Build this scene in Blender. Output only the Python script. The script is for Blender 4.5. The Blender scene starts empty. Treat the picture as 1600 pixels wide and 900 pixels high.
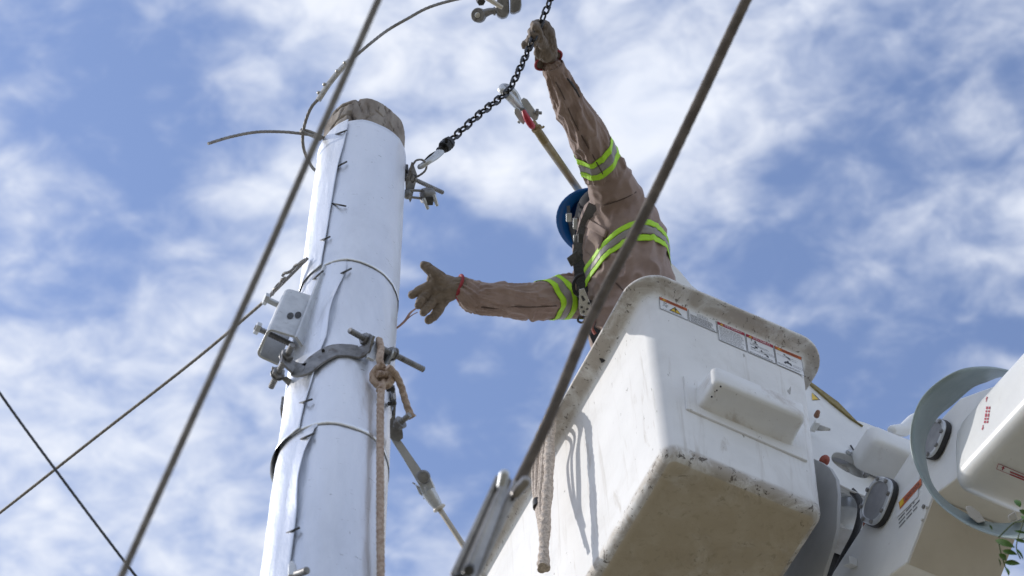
import bpy, bmesh, math, random
from mathutils import Vector as V, Matrix, noise
from mathutils.bvhtree import BVHTree
random.seed(7)
S = bpy.context.scene
COL = S.collection
R = math.radians

# ------------------------------------------------------------------ camera, sky, sun, exposure
CAM_Z = 1.6
FPX = 3618.85
FW = V((0.0, 0.49992, 0.86607)); RT = V((0.99968, 0.021924, -0.012655)); UP = V((0.025314, -0.865794, 0.49976))
ORG = V((0, 0, CAM_Z))
cd = bpy.data.cameras.new("camera"); cam = bpy.data.objects.new("camera", cd); COL.objects.link(cam)
cam.matrix_world = Matrix(((RT.x, UP.x, -FW.x, 0), (RT.y, UP.y, -FW.y, 0), (RT.z, UP.z, -FW.z, CAM_Z), (0, 0, 0, 1)))
cd.sensor_width = 36; cd.lens = 36 * FPX / 1600; cd.clip_end = 20000; cd.clip_start = 0.05
cd.dof.use_dof = True; cd.dof.focus_distance = 6.9; cd.dof.aperture_fstop = 6.2
S.camera = cam
S.view_settings.view_transform = 'Standard'; S.view_settings.look = 'None'
S.view_settings.exposure = 0.50; S.view_settings.gamma = 1
SUN_AZ, SUN_EL = R(-77), R(34)          # azimuth from +Y, negative = left
sdir = V((math.sin(SUN_AZ) * math.cos(SUN_EL), math.cos(SUN_AZ) * math.cos(SUN_EL), math.sin(SUN_EL)))
ld = bpy.data.lights.new("sun", 'SUN'); lo = bpy.data.objects.new("sun", ld); COL.objects.link(lo)
ld.energy = 2.0; ld.angle = R(0.5); ld.color = (1, 0.95, 0.88)
lo.rotation_euler = sdir.to_track_quat('Z', 'Y').to_euler(); lo.location = (0, 0, 30)

W = bpy.data.worlds.new("World"); S.world = W; W.use_nodes = True
nt = W.node_tree; N = nt.nodes; L = nt.links
bg = N['Background']; bg.inputs[1].default_value = 0.15
sky = N.new('ShaderNodeTexSky'); sky.sky_type = 'NISHITA'; sky.sun_disc = False
sky.sun_elevation = SUN_EL; sky.sun_rotation = SUN_AZ; sky.dust_density = 0.2; sky.ozone_density = 2.0; sky.altitude = 100
tc = N.new('ShaderNodeTexCoord')

def wm(op, a, b=None, c=None, clamp=False):
    n = N.new('ShaderNodeMath'); n.operation = op; n.use_clamp = clamp
    for i, v in enumerate((a, b, c)):
        if v is None: continue
        if isinstance(v, (int, float)): n.inputs[i].default_value = v
        else: L.new(v, n.inputs[i])
    return n.outputs[0]

def ray(x, y): return (FW * FPX + RT * (x - 800) - UP * (y - 450)).normalized()

sep = N.new('ShaderNodeSeparateXYZ'); L.new(tc.outputs['Generated'], sep.inputs[0])
zz = wm('MAXIMUM', sep.outputs[2], 0.04)
cx_ = wm('DIVIDE', sep.outputs[0], zz); cy_ = wm('DIVIDE', sep.outputs[1], zz)
cmb = N.new('ShaderNodeCombineXYZ'); L.new(cx_, cmb.inputs[0]); L.new(cy_, cmb.inputs[1])
mp = N.new('ShaderNodeMapping'); L.new(cmb.outputs[0], mp.inputs[0])
mp.inputs['Rotation'].default_value = (0, 0, R(35)); mp.inputs['Scale'].default_value = (1.0, 1.3, 1)

def wnoise(scale, detail, rough, dist=0.0, off=0.0):
    n = N.new('ShaderNodeTexNoise'); n.noise_dimensions = '3D'
    n.inputs['Scale'].default_value = scale; n.inputs['Detail'].default_value = detail
    n.inputs['Roughness'].default_value = rough; n.inputs['Distortion'].default_value = dist
    a = N.new('ShaderNodeVectorMath'); a.operation = 'ADD'; a.inputs[1].default_value = (off, off * .7, off * .3)
    L.new(mp.outputs[0], a.inputs[0]); L.new(a.outputs[0], n.inputs['Vector'])
    return n.outputs['Fac']
big = wnoise(9, 3, .5, .3, 3.1)
mid = wnoise(27, 6, .54, .35, 1.7)
fine = wnoise(70, 5, .6, .2, 5.2)
dens = wm('ADD', wm('MULTIPLY', big, .9), wm('ADD', wm('MULTIPLY', mid, .8), wm('MULTIPLY', fine, .18)))  # about .95 mean
# where the photograph shows open blue sky (negative) and thick cloud (positive), as directions on the sky
spots = [(150, 110, 190, -.16), (90, 330, 230, -.12), (260, 250, 110, -.1), (330, 370, 150, -.08), (760, 560, 190, -.32), (700, 400, 130, -.12),
         (1320, 420, 220, -.18), (1500, 500, 170, -.13), (1560, 100, 140, -.16), (1180, 330, 120, -.05), (740, 700, 150, -.12), (1300, 600, 120, -.12),
         (560, 120, 230, .12), (430, 330, 110, .1), (150, 720, 220, .14), (330, 800, 160, .12), (1100, 150, 260, .10), (1450, 300, 140, .06), (980, 60, 170, .08), (640, 830, 100, .12), (60, 260, 70, .1)]
for (x, y, r, w) in spots:
    d = ray(x, y)
    dv = N.new('ShaderNodeVectorMath'); dv.operation = 'DISTANCE'
    L.new(tc.outputs['Generated'], dv.inputs[0]); dv.inputs[1].default_value = d
    q = wm('DIVIDE', dv.outputs['Value'], r / FPX)
    w *= .95
    g = wm('POWER', 2.718, wm('MULTIPLY', wm('MULTIPLY', q, q), -.7))
    dens = wm('ADD', dens, wm('MULTIPLY', g, w))
mr = N.new('ShaderNodeMapRange'); mr.interpolation_type = 'SMOOTHSTEP'
L.new(dens, mr.inputs[0]); mr.inputs[1].default_value = .62; mr.inputs[2].default_value = 1.25
shade = N.new('ShaderNodeMixRGB'); shade.inputs[1].default_value = (3.05, 3.45, 4.35, 1); shade.inputs[2].default_value = (4.55, 4.68, 4.98, 1)
L.new(wm('MULTIPLY_ADD', mid, 1.5, -.25, True), shade.inputs[0])
blue = N.new('ShaderNodeMixRGB'); blue.blend_type = 'MULTIPLY'; blue.inputs[0].default_value = 1
L.new(sky.outputs[0], blue.inputs[1]); blue.inputs[2].default_value = (1.26, 1.10, 1.10, 1)
skymul = blue
mx = N.new('ShaderNodeMixRGB'); L.new(mr.outputs[0], mx.inputs[0]); L.new(blue.outputs[0], mx.inputs[1]); L.new(shade.outputs[0], mx.inputs[2])
L.new(mx.outputs[0], bg.inputs[0])

# ------------------------------------------------------------------ measuring helpers (surveyed points -> world)
def P(x, y, d): return ORG + FW * d + RT * ((x - 800) * d / FPX) - UP * ((y - 450) * d / FPX)
PXY = V((-0.4439, 3.160))                      # pole axis
def prad(z): return .135 - .003126 * (z - CAM_Z - 3.5)
def pp(x, y, off=0.0):
    """point on the pole's skin (offset outwards by off) seen along that direction"""
    d = P(x, y, 1.0) - ORG; d2 = V((d.x, d.y)); a = d2.dot(d2); rad = .13
    for _ in range(6):
        b = d2.dot(PXY); c = PXY.dot(PXY) - (rad + off) ** 2
        t = (b - math.sqrt(max(b * b - a * c, 0))) / a; rad = prad(ORG.z + t * d.z)
    return ORG + d * t
def pang(x, y):
    q = pp(x, y); return math.atan2(q.x - PXY.x, -(q.y - PXY.y)), q.z
def pc(ang, z, off=0.0):
    r = prad(z) + off; return V((PXY.x + r * math.sin(ang), PXY.y - r * math.cos(ang), z))
BC = V((0.45148, 3.876, 5.72407 + CAM_Z))
BR = Matrix(((0.89299, -0.44974, 0.0173), (0.44907, 0.89291, 0.03225), (-0.02996, -0.02103, 0.99933)))
def PL(x, y, ax, val, world=False):
    """bucket-frame point seen at x,y on the plane coordinate[ax] = val"""
    d = P(x, y, 1.0) - ORG; n = BR.col[ax]; t = (val + (BC - ORG).dot(n)) / d.dot(n); q = ORG + d * t
    return q if world else BR.transposed() @ (q - BC)

# ------------------------------------------------------------------ mesh helpers
class MB:
    def __init__(s): s.v = []; s.f = []
    def add(s, vs, fs):
        o = len(s.v); s.v += [V(p) for p in vs]; s.f += [[i + o for i in f] for f in fs]
    def tube(s, path, r, n=10, closed=False, cap=True, lobes=0, depth=0.0, pitch=0.1, flat=None, ref=None):
        path = [V(p) for p in path]; m = len(path); vs = []; fs = []
        rr = r if callable(r) else (lambda t: r)
        ln = [0]
        for i in range(1, m): ln.append(ln[-1] + (path[i] - path[i - 1]).length)
        tot = ln[-1] or 1
        prev = None
        for i in range(m):
            if closed: t = path[(i + 1) % m] - path[i - 1]
            else: t = path[min(i + 1, m - 1)] - path[max(i - 1, 0)]
            t.normalize()
            if prev is None:
                a = V(ref) if ref is not None else V((0, 0, 1))
                if abs(a.dot(t)) > .95: a = V((1, 0, 0))
                u = (a - t * a.dot(t)).normalized()
            else: u = (prev - t * prev.dot(t)).normalized()
            prev = u; w = t.cross(u); R0 = rr(ln[i] / tot)
            for k in range(n):
                an = 2 * math.pi * k / n; q = R0
                if lobes: q = R0 * (1 - depth + depth * abs(math.cos(lobes * .5 * (an + 2 * math.pi * ln[i] / pitch))) ** .6)
                fu, fw = (flat if flat else (1, 1))
                vs.append(path[i] + u * (q * fu * math.cos(an)) + w * (q * fw * math.sin(an)))
        seg = m if closed else m - 1
        for i in range(seg):
            for k in range(n):
                a = i * n + k; b = i * n + (k + 1) % n; c = ((i + 1) % m) * n + (k + 1) % n; d = ((i + 1) % m) * n + k
                fs.append([a, b, c, d])
        if cap and not closed:
            fs.append(list(range(n))[::-1]); fs.append([(m - 1) * n + k for k in range(n)])
        s.add(vs, fs)
    def box(s, c, x, y, z):
        c, x, y, z = V(c), V(x), V(y), V(z)
        vs = [c + x * i + y * j + z * k for i in (-1, 1) for j in (-1, 1) for k in (-1, 1)]
        s.add(vs, [[0, 1, 3, 2], [4, 6, 7, 5], [0, 4, 5, 1], [2, 3, 7, 6], [0, 2, 6, 4], [1, 5, 7, 3]])
    def prism(s, pts, ext):
        pts = [V(p) for p in pts]; n = len(pts); ext = V(ext)
        vs = pts + [p + ext for p in pts]
        s.add(vs, [list(range(n)), [n + i for i in range(n)][::-1]] + [[i, n + i, n + (i + 1) % n, (i + 1) % n] for i in range(n)])
    def lathe(s, prof, o, ax, n=16, ref=None):
        o = V(o); ax = V(ax).normalized(); u = V(ref) if ref is not None else (V((0, 0, 1)) if abs(ax.z) < .9 else V((1, 0, 0)))
        u = (u - ax * u.dot(ax)).normalized(); w = ax.cross(u); vs = []; fs = []
        for (r, h) in prof:
            for k in range(n):
                a = 2 * math.pi * k / n; vs.append(o + ax * h + u * (r * math.cos(a)) + w * (r * math.sin(a)))
        m = len(prof)
        for i in range(m - 1):
            for k in range(n): fs.append([i * n + k, i * n + (k + 1) % n, (i + 1) * n + (k + 1) % n, (i + 1) * n + k])
        fs.append(list(range(n))[::-1]); fs.append([(m - 1) * n + k for k in range(n)])
        s.add(vs, fs)
    def rod(s, a, b, r, n=12): a, b = V(a), V(b); s.lathe([(r, 0), (r, (b - a).length)], a, b - a, n)
    def hexnut(s, o, ax, r, h): s.lathe([(r * .9, 0), (r, h * .12), (r, h * .88), (r * .9, h)], o, ax, 6)
    def thread(s, a, b, r):
        a, b = V(a), V(b); ln = (b - a).length; k = max(3, int(ln / .0035)); pr = []
        for i in range(k + 1): pr += [(r * (1.0 if i % 2 else .84), ln * i / k)]
        s.lathe(pr, a, b - a, 12)
    def ball(s, c, r, n=12, sx=1, sy=1, sz=1):
        c = V(c); pr = [(max(r * math.sin(math.pi * i / 8), 1e-4), -r * math.cos(math.pi * i / 8)) for i in range(9)]
        k = len(s.v); s.lathe(pr, (0, 0, 0), (0, 0, 1), n)
        for i in range(k, len(s.v)): s.v[i] = c + V((s.v[i].x * sx, s.v[i].y * sy, s.v[i].z * sz))
    def capsule(s, a, b, ra, rb, n=14):
        a, b = V(a), V(b); ax = b - a; ln = max(ax.length, 1e-5); pr = []
        for i in range(6): t = math.pi / 2 * i / 5; pr.append((max(ra * math.sin(t), 1e-4), -ra * math.cos(t)))
        for i in range(6): t = math.pi / 2 * i / 5; pr.append((max(rb * math.cos(t), 1e-4), ln + rb * math.sin(t)))
        s.lathe(pr, a, ax if ax.length > 1e-5 else V((0, 0, 1)), n)
    def chain_caps(s, pts):
        for (a, ra), (b, rb) in zip(pts[:-1], pts[1:]): s.capsule(a, b, ra, rb)
    def loft(s, rings):
        n = len(rings[0]); vs = [p for r in rings for p in r]; fs = []
        for i in range(len(rings) - 1):
            for k in range(n): fs.append([i * n + k, i * n + (k + 1) % n, (i + 1) * n + (k + 1) % n, (i + 1) * n + k])
        fs.append(list(range(n))[::-1]); fs.append([(len(rings) - 1) * n + k for k in range(n)])
        s.add(vs, fs)
    def mesh(s, name):
        me = bpy.data.meshes.new(name); me.from_pydata([tuple(p) for p in s.v], [], s.f)
        bm = bmesh.new(); bm.from_mesh(me); bmesh.ops.recalc_face_normals(bm, faces=bm.faces); bm.to_mesh(me); bm.free()
        return me
    def build(s, name, mat, parent=None, bevel=0, ang=35, solid=0, sub=0, label=None):
        return link(name, s.mesh(name), mat, parent, bevel, ang, solid, sub, label)

def link(name, me, mat, parent=None, bevel=0, ang=35, solid=0, sub=0, label=None):
    if mat and not me.materials: me.materials.append(mat)
    me.shade_smooth(); me.set_sharp_from_angle(angle=R(ang))
    o = bpy.data.objects.new(name, me); COL.objects.link(o)
    if parent: adopt(o, parent)
    if solid:
        m = o.modifiers.new('solid', 'SOLIDIFY'); m.thickness = solid; m.offset = 0
    if bevel:
        m = o.modifiers.new('bevel', 'BEVEL'); m.width = bevel; m.segments = 2; m.limit_method = 'ANGLE'; m.angle_limit = R(30); m.harden_normals = True
    if sub:
        m = o.modifiers.new('sub', 'SUBSURF'); m.levels = sub; m.render_levels = sub
    if label: o['label'] = label
    return o
def top_of(o):
    while o.parent: o = o.parent
    return o
def adopt(o, parent):
    o.parent = parent
    t = top_of(parent)
    if parent is t and not t.get('frame'): o.matrix_parent_inverse = Matrix.Translation(-t.location)
def tag(o, label=None, cat=None, group=None, kind=None):
    for k, v in (('label', label), ('category', cat), ('group', group), ('kind', kind)):
        if v: o[k] = v
    return o
def thing(name, label, cat, loc, group=None):
    o = bpy.data.objects.new(name, None); COL.objects.link(o); o.location = V(loc); o.empty_display_size = .05
    return tag(o, label, cat, group)
def curve(pts, n=8, closed=False):
    """Catmull-Rom through points"""
    pts = [V(p) for p in pts]; m = len(pts); out = []
    for i in range(m if closed else m - 1):
        if closed: a, b, c, d = pts[i - 1], pts[i], pts[(i + 1) % m], pts[(i + 2) % m]
        else: a, b, c, d = pts[max(i - 1, 0)], pts[i], pts[i + 1], pts[min(i + 2, m - 1)]
        for k in range(n):
            t = k / n; out.append(.5 * ((2 * b) + (c - a) * t + (2 * a - 5 * b + 4 * c - d) * t * t + (3 * b - a - 3 * c + d) * t ** 3))
    if not closed: out.append(pts[-1])
    return out
def pxpath(lst, n=8, closed=False): return curve([P(*q) for q in lst], n, closed)
def resample(path, step):
    out = [path[0].copy()]; acc = 0
    for a, b in zip(path[:-1], path[1:]):
        l_ = (b - a).length; t = step - acc
        while t <= l_: out.append(a.lerp(b, t / l_)); t += step
        acc = (acc + l_) % step
    return out
def remesh(mb, voxel, smooth=4, fac=.5):
    me = mb.mesh('tmp'); o = bpy.data.objects.new('tmp', me); COL.objects.link(o)
    m = o.modifiers.new('r', 'REMESH'); m.mode = 'VOXEL'; m.voxel_size = voxel
    if smooth: k = o.modifiers.new('s', 'SMOOTH'); k.factor = fac; k.iterations = smooth
    dg = bpy.context.evaluated_depsgraph_get(); out = bpy.data.meshes.new_from_object(o.evaluated_get(dg))
    bpy.data.objects.remove(o); bpy.data.meshes.remove(me)
    return out

# ------------------------------------------------------------------ materials
def mat(name, c1, c2=None, rough=.6, metal=0.0, scale=20, stretch=(1, 1, 1), bump=0.0, bscale=None, bdist=.002, spots=None, sheen=0, rvar=.0, lo_=.35, hi_=.65, spec=.5, band=None, streak=None):
    m = bpy.data.materials.new(name); m.use_nodes = True; t = m.node_tree; n = t.nodes; l = t.links; b = n['Principled BSDF']
    b.inputs['Roughness'].default_value = rough; b.inputs['Metallic'].default_value = metal; b.inputs['Specular IOR Level'].default_value = spec
    co = n.new('ShaderNodeTexCoord'); mpn = n.new('ShaderNodeMapping'); mpn.inputs['Scale'].default_value = stretch; l.new(co.outputs['Object'], mpn.inputs[0])
    def tex(sc, det=5, ro=.6, dist=0.0, plain=False):
        x = n.new('ShaderNodeTexNoise'); x.inputs['Scale'].default_value = sc; x.inputs['Detail'].default_value = det; x.inputs['Roughness'].default_value = ro
        x.inputs['Distortion'].default_value = dist
        l.new(co.outputs['Object'] if plain else mpn.outputs[0], x.inputs['Vector']); return x.outputs['Fac']
    def rmap(v, a, b_, c=0.0, d=1.0):
        x = n.new('ShaderNodeMapRange'); x.interpolation_type = 'SMOOTHSTEP'; l.new(v, x.inputs[0])
        for i, q in enumerate((a, b_, c, d)): x.inputs[i + 1].default_value = q
        return x.outputs[0]
    def mixc(f, A, B):
        x = n.new('ShaderNodeMixRGB')
        if isinstance(f, float): x.inputs[0].default_value = f
        else: l.new(f, x.inputs[0])
        for i, q in ((1, A), (2, B)):
            if isinstance(q, tuple): x.inputs[i].default_value = (*q, 1)
            else: l.new(q, x.inputs[i])
        return x.outputs[0]
    def math_(op, A, B):
        x = n.new('ShaderNodeMath'); x.operation = op
        for i, q in ((0, A), (1, B)):
            if isinstance(q, (int, float)): x.inputs[i].default_value = q
            else: l.new(q, x.inputs[i])
        x.use_clamp = True
        return x.outputs[0]
    base = None
    if c2: base = mixc(rmap(tex(scale), lo_, hi_), c1, c2)
    else: base = mixc(0.0, c1, c1)
    if spots:                       # (colour, scale, lo, hi, strength)
        for sp_ in spots:
            c, sc, a, b_, st = sp_[:5]; f_ = tex(sc, 6, .65, .4)
            if len(sp_) > 5:
                m2 = n.new('ShaderNodeMapping'); m2.inputs['Scale'].default_value = sp_[5]; l.new(co.outputs['Object'], m2.inputs[0]); l.new(m2.outputs[0], f_.node.inputs['Vector'])
            base = mixc(rmap(f_, a, b_, 0, st), base, c)
    if band:                        # grime that has settled in bands of object height: (z0, z1, colour, strength, scale)
        sp = n.new('ShaderNodeSeparateXYZ'); l.new(co.outputs['Object'], sp.inputs[0])
        for (z0, z1, fz, c, st, sc, a, b_) in band:
            f1 = rmap(sp.outputs[2], z0 - fz, z0); f2 = rmap(sp.outputs[2], z1, z1 + fz, 1, 0)
            f = math_('MULTIPLY', math_('MULTIPLY', f1, f2), rmap(tex(sc, 7, .7, .6, True), a, b_, 0, st)); base = mixc(f, base, c)
    l.new(base, b.inputs['Base Color'])
    if sheen: b.inputs['Sheen Weight'].default_value = sheen
    if rvar:
        l.new(rmap(tex(scale * .6), .3, .7, max(rough - rvar, .02), rough + rvar), b.inputs['Roughness'])
    if bump:
        x = n.new('ShaderNodeBump'); x.inputs['Strength'].default_value = bump; x.inputs['Distance'].default_value = bdist
        l.new(tex(bscale or scale * 3, 5, .65), x.inputs['Height']); l.new(x.outputs[0], b.inputs['Normal'])
    return m
M = {}
M['zinc'] = mat('galvanised_sheet', (.74, .77, .83), (.83, .855, .905), .38, .72, 3, (1, 1, .35), .5, 9, .012, rvar=.1,
                spots=[((.25, .27, .30), 55, .70, .74, .55), ((.52, .55, .60), 2.2, .5, .7, .6), ((.33, .35, .38), 30, .66, .72, .5, (1, 1, .15)), ((.22, .21, .2), 110, .70, .72, .7), ((.18, .18, .19), 70, .66, .69, .75, (.5, .5, 2.4))])
M['zinc_hw'] = mat('galvanised_steel', (.50, .52, .54), (.60, .62, .64), .42, .5, 30, bump=.15, spots=[((.2, .19, .18), 60, .6, .75, .6)])
M['iron'] = mat('weathered_steel', (.20, .20, .205), (.30, .30, .305), .5, .5, 40, bump=.3, spots=[((.10, .08, .065), 35, .55, .7, .7)])
M['iron_dark'] = mat('dark_steel', (.05, .05, .052), (.10, .10, .10), .5, .4, 50, bump=.3)
M['black'] = mat('black_chain_steel', (.012, .012, .014), (.03, .03, .033), .42, .3, 60)
M['wood'] = mat('weathered_wood', (.21, .175, .145), (.34, .30, .26), .88, 0, 22, (1, 1, .3), .7, 60, .004,
                spots=[((.055, .04, .03), 45, .58, .68, .8), ((.30, .20, .12), 9, .55, .75, .5)])
M['rope'] = mat('sisal_rope', (.36, .26, .20), (.55, .44, .36), .9, 0, 90, bump=.8, bscale=260, bdist=.003, spots=[((.16, .08, .06), 120, .62, .7, .7)])
M['ropeold'] = mat('grey_rope', (.46, .39, .33), (.74, .65, .57), .92, 0, 110, bump=1.0, bscale=230, bdist=.004, spots=[((.12, .09, .07), 90, .58, .68, .7)])
M['cable'] = mat('stranded_conductor', (.10, .083, .07), (.16, .135, .115), .8, 0, 30)
M['cable_pale'] = mat('grey_stranded_conductor', (.17, .16, .155), (.25, .24, .23), .8, 0, 30)
M['cable_dark'] = mat('dark_stranded_conductor', (.055, .065, .085), (.09, .10, .12), .5, .3, 30)
M['strand'] = mat('steel_strand', (.21, .20, .195), (.32, .31, .30), .55, .3, 60)
M['sleeve'] = mat('crimp_sleeve_metal', (.42, .41, .39), (.55, .54, .52), .45, .3, 60, bump=.3)
M['cloth'] = mat('tan_coverall_cloth', (.265, .190, .162), (.325, .240, .206), .85, 0, 14, bump=.35, bscale=900, bdist=.0006, sheen=.15, spots=[((.20, .145, .12), 6, .5, .75, .5)])
M['seam'] = mat('cloth_seam', (.10, .07, .058), None, .9)
M['lime'] = mat('lime_reflective_tape', (.42, .78, .03), (.46, .84, .04), .55, 0, 60, bump=.2)
M['silver'] = mat('silver_reflective_tape', (.27, .25, .24), (.31, .29, .275), .45, .1, 60)
M['glove'] = mat('leather_glove', (.15, .118, .092), (.225, .18, .143), .8, 0, 30, bump=.4, bscale=120, bdist=.0015, spots=[((.085, .07, .055), 24, .52, .7, .6)])
M['gloverim'] = mat('red_glove_trim', (.27, .028, .04), (.34, .04, .055), .7, 0, 60)
M['skin'] = mat('dark_skin', (.085, .04, .026), (.11, .055, .036), .5, 0, 60)
M['hood'] = mat('dark_hood_cloth', (.012, .013, .018), (.022, .023, .03), .85, 0, 40)
M['helmet'] = mat('blue_helmet_plastic', (.010, .115, .42), (.012, .13, .46), .28, 0, 10)
M['web'] = mat('black_webbing', (.022, .022, .025), (.045, .045, .048), .7, 0, 200, bump=.3, bscale=600)
M['webgrey'] = mat('grey_webbing', (.09, .09, .095), (.13, .13, .135), .7, 0, 200)
M['chrome'] = mat('bright_steel', (.55, .55, .54), (.68, .68, .67), .25, .8, 30)
M['dullsteel'] = mat('dull_cast_aluminium', (.22, .21, .20), (.33, .31, .29), .34, .75, 20, bump=.2)
M['frp'] = mat('white_fibreglass', (.72, .72, .715), (.77, .77, .765), .58, 0, 5, (1, 1, 1), .06, 30, .002, spec=.3,
               spots=[((.40, .37, .33), 70, .70, .73, .5), ((.56, .545, .52), 4, .52, .72, .35), ((.48, .45, .41), 26, .54, .74, .5, (1, 1, .07)), ((.20, .18, .16), 42, .67, .69, .65, (1, 1, .3)), ((.44, .40, .35), 16, .60, .72, .45, (1, 1, .2))],
               band=[(.944, .956, .016, (.32, .26, .20), .58, 11, .33, .58), (.93, .958, .015, (.08, .06, .045), .8, 60, .58, .64),
                     (.004, .036, .03, (.30, .25, .19), .75, 9, .34, .6), (.006, .036, .028, (.06, .045, .03), .85, 38, .56, .62), (-.02, .004, .002, (.50, .44, .34), .85, 4, .2, .5), (-.02, .004, .002, (.30, .23, .16), .35, 7, .50, .70), (-.02, .004, .002, (.07, .05, .035), .8, 26, .68, .72)])
M['frp_step'] = mat('step_fibreglass', (.72, .72, .71), (.77, .77, .76), .38, 0, 8,
               spots=[((.36, .30, .23), 9, .5, .72, .6), ((.30, .18, .09), 7, .6, .72, .5), ((.12, .09, .06), 60, .66, .69, .7)])
M['white'] = mat('boom_white_paint', (.70, .71, .71), (.76, .77, .765), .28, 0, 6, bump=.03, bscale=20, spots=[((.45, .42, .38), 12, .58, .8, .4), ((.25, .22, .19), 60, .70, .73, .5)])
M['white_dirty'] = mat('dusty_white_paint', (.52, .51, .49), (.62, .61, .59), .45, 0, 6, spots=[((.30, .26, .21), 10, .5, .75, .6), ((.12, .10, .08), 50, .66, .7, .6)])
M['cream'] = mat('cream_underside_paint', (.60, .56, .49), (.66, .62, .55), .4, 0, 5, spots=[((.38, .33, .27), 9, .55, .8, .5)])
M['grey'] = mat('grey_panel_and_shade_paint', (.34, .345, .35), (.38, .385, .39), .5, 0, 8)  # side panel's own paint; on rear plate and inner frame it is painted shade
M['hoop'] = mat('grey_blue_guard_strip', (.25, .315, .325), (.31, .375, .38), .45, .1, 9, bump=.1, spots=[((.14, .17, .18), 30, .6, .75, .5)])
M['ochre'] = mat('olive_webbing_strap', (.20, .16, .06), (.27, .22, .09), .75, 0, 60)
M['frprod'] = mat('ochre_fibreglass_rod', (.24, .18, .085), (.32, .25, .13), .5, 0, 25, (1, 1, .3), spots=[((.14, .10, .05), 40, .55, .7, .5)])
M['beige'] = mat('beige_insulator_rod', (.42, .38, .31), (.48, .44, .37), .5, 0, 20)
M['red'] = mat('red_plastic', (.40, .015, .04), (.46, .03, .05), .4, 0, 30)
M['rust'] = mat('reddish_metal', (.30, .07, .05), (.36, .10, .07), .6, 0, 30)
M['rubber'] = mat('black_rubber', (.018, .018, .02), (.035, .035, .037), .6, 0, 30)
M['plate'] = mat('clear_cover_plate', (.20, .205, .225), (.25, .255, .275), .35, .1, 14, spots=[((.34, .34, .35), 12, .5, .7, .5)])
M['copper'] = mat('copper_wire', (.25, .13, .09), (.33, .19, .13), .5, .3, 40)
M['leaf'] = mat('green_leaf', (.055, .13, .02), (.085, .19, .032), .5, 0, 60)
M['stem'] = mat('green_stem', (.05, .08, .02), (.08, .11, .03), .6, 0, 60)
M['paper'] = mat('decal_white', (.74, .75, .765), None, .35)
M['ink'] = mat('decal_black_print', (.035, .035, .045), None, .5)
M['inkgrey'] = mat('decal_grey_print', (.17, .175, .19), None, .5)
M['orange'] = mat('decal_orange', (.52, .115, .03), None, .4)
M['dred'] = mat('decal_red', (.38, .025, .06), None, .4)
M['yellow'] = mat('decal_yellow', (.70, .47, .03), None, .4)
M['boot'] = mat('brown_boot_leather', (.07, .045, .03), None, .6)
M['soil'] = mat('dry_ground', (.165, .145, .10), (.225, .195, .135), .95, 0, .3, bump=.4, bscale=3, bdist=.03, spots=[((.08, .10, .05), .12, .5, .7, .7)])

# ------------------------------------------------------------------ ground
g = MB(); g.add([(-6000, -6000, 0), (6000, -6000, 0), (6000, 6000, 0), (-6000, 6000, 0)], [[0, 1, 2, 3]])
tag(g.build('ground', M['soil']), kind='structure')

# ------------------------------------------------------------------ pole with metal jacket
pole = thing('utility_pole', 'thick wooden utility pole wrapped in galvanised sheet metal with bare weathered top', 'pole', (PXY.x, PXY.y, 0))
zt = pp(575, 148).z
CRACKS = []
for (x0_, y0_, x1_, y1_, cw, cdp) in ((521, 178, 548, 160, .006, .014), (517, 199, 542, 178, .007, .016), (546, 174, 556, 194, .007, .016), (557, 150, 567, 176, .004, .007), (588, 172, 600, 181, .004, .010), (610, 190, 618, 206, .004, .010), (527, 190, 536, 170, .003, .007), (566, 188, 584, 178, .003, .006), (600, 158, 606, 176, .0025, .006), (574, 160, 580, 186, .0025, .005)):
    (aa, za), (ab, zb_) = pang(x0_, y0_), pang(x1_, y1_); CRACKS.append((aa, za, ab, zb_, cw * 1.35, cdp * 1.5))
mb = MB(); vs = []; fs = []; nA = 260
zs = [0, 2, 4] + [zt - .5 + .30 * i / 6 for i in range(7)] + [zt - .20 + .20 * i / 64 for i in range(1, 65)]
for zi, z in enumerate(zs):
    for k in range(nA):
        a = 2 * math.pi * k / nA; d = max(0, (z - (zt - .035)) / .035)
        r = prad(z) - .0015
        if z > zt - .5:
            aw = ((a + math.pi) % (2 * math.pi)) - math.pi
            r += .005 * noise.noise(V((math.sin(a) * 2.0, math.cos(a) * 2.0, z * 3))) + .0018 * noise.noise(V((math.sin(a) * 9, math.cos(a) * 9, z * 9)))
            for (ca0, cz0, ca1, cz1, cw, cdp) in CRACKS:
                ua, uz = (ca1 - ca0) * .125, cz1 - cz0; l2 = ua * ua + uz * uz; t_ = max(0, min(1, ((aw - ca0) * .125 * ua + (z - cz0) * uz) / l2))
                dd = math.hypot((aw - ca0) * .125 - ua * t_, z - cz0 - uz * t_) + .004 * noise.noise(V((aw * 14, z * 40, 1))); r -= cdp * max(0, 1 - max(dd, 0) / cw) * (.35 + .65 * math.sin(math.pi * min(1, max(0, t_))) )
            r -= .034 * d ** 2.2
        zz_ = z + (.022 * noise.noise(V((math.sin(a) * 1.6, math.cos(a) * 1.6, 9))) + .004 * noise.noise(V((math.sin(a) * 7, math.cos(a) * 7, 2)))) * d
        vs.append((PXY.x + r * math.sin(a), PXY.y - r * math.cos(a), zz_))
for i in range(len(zs) - 1):
    for k in range(nA): fs.append([i * nA + k, i * nA + (k + 1) % nA, (i + 1) * nA + (k + 1) % nA, (i + 1) * nA + k])
fs.append([(len(zs) - 1) * nA + k for k in range(nA)])
mb.add(vs, fs); mb.build('wooden_post', M['wood'], pole, ang=60)

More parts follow.
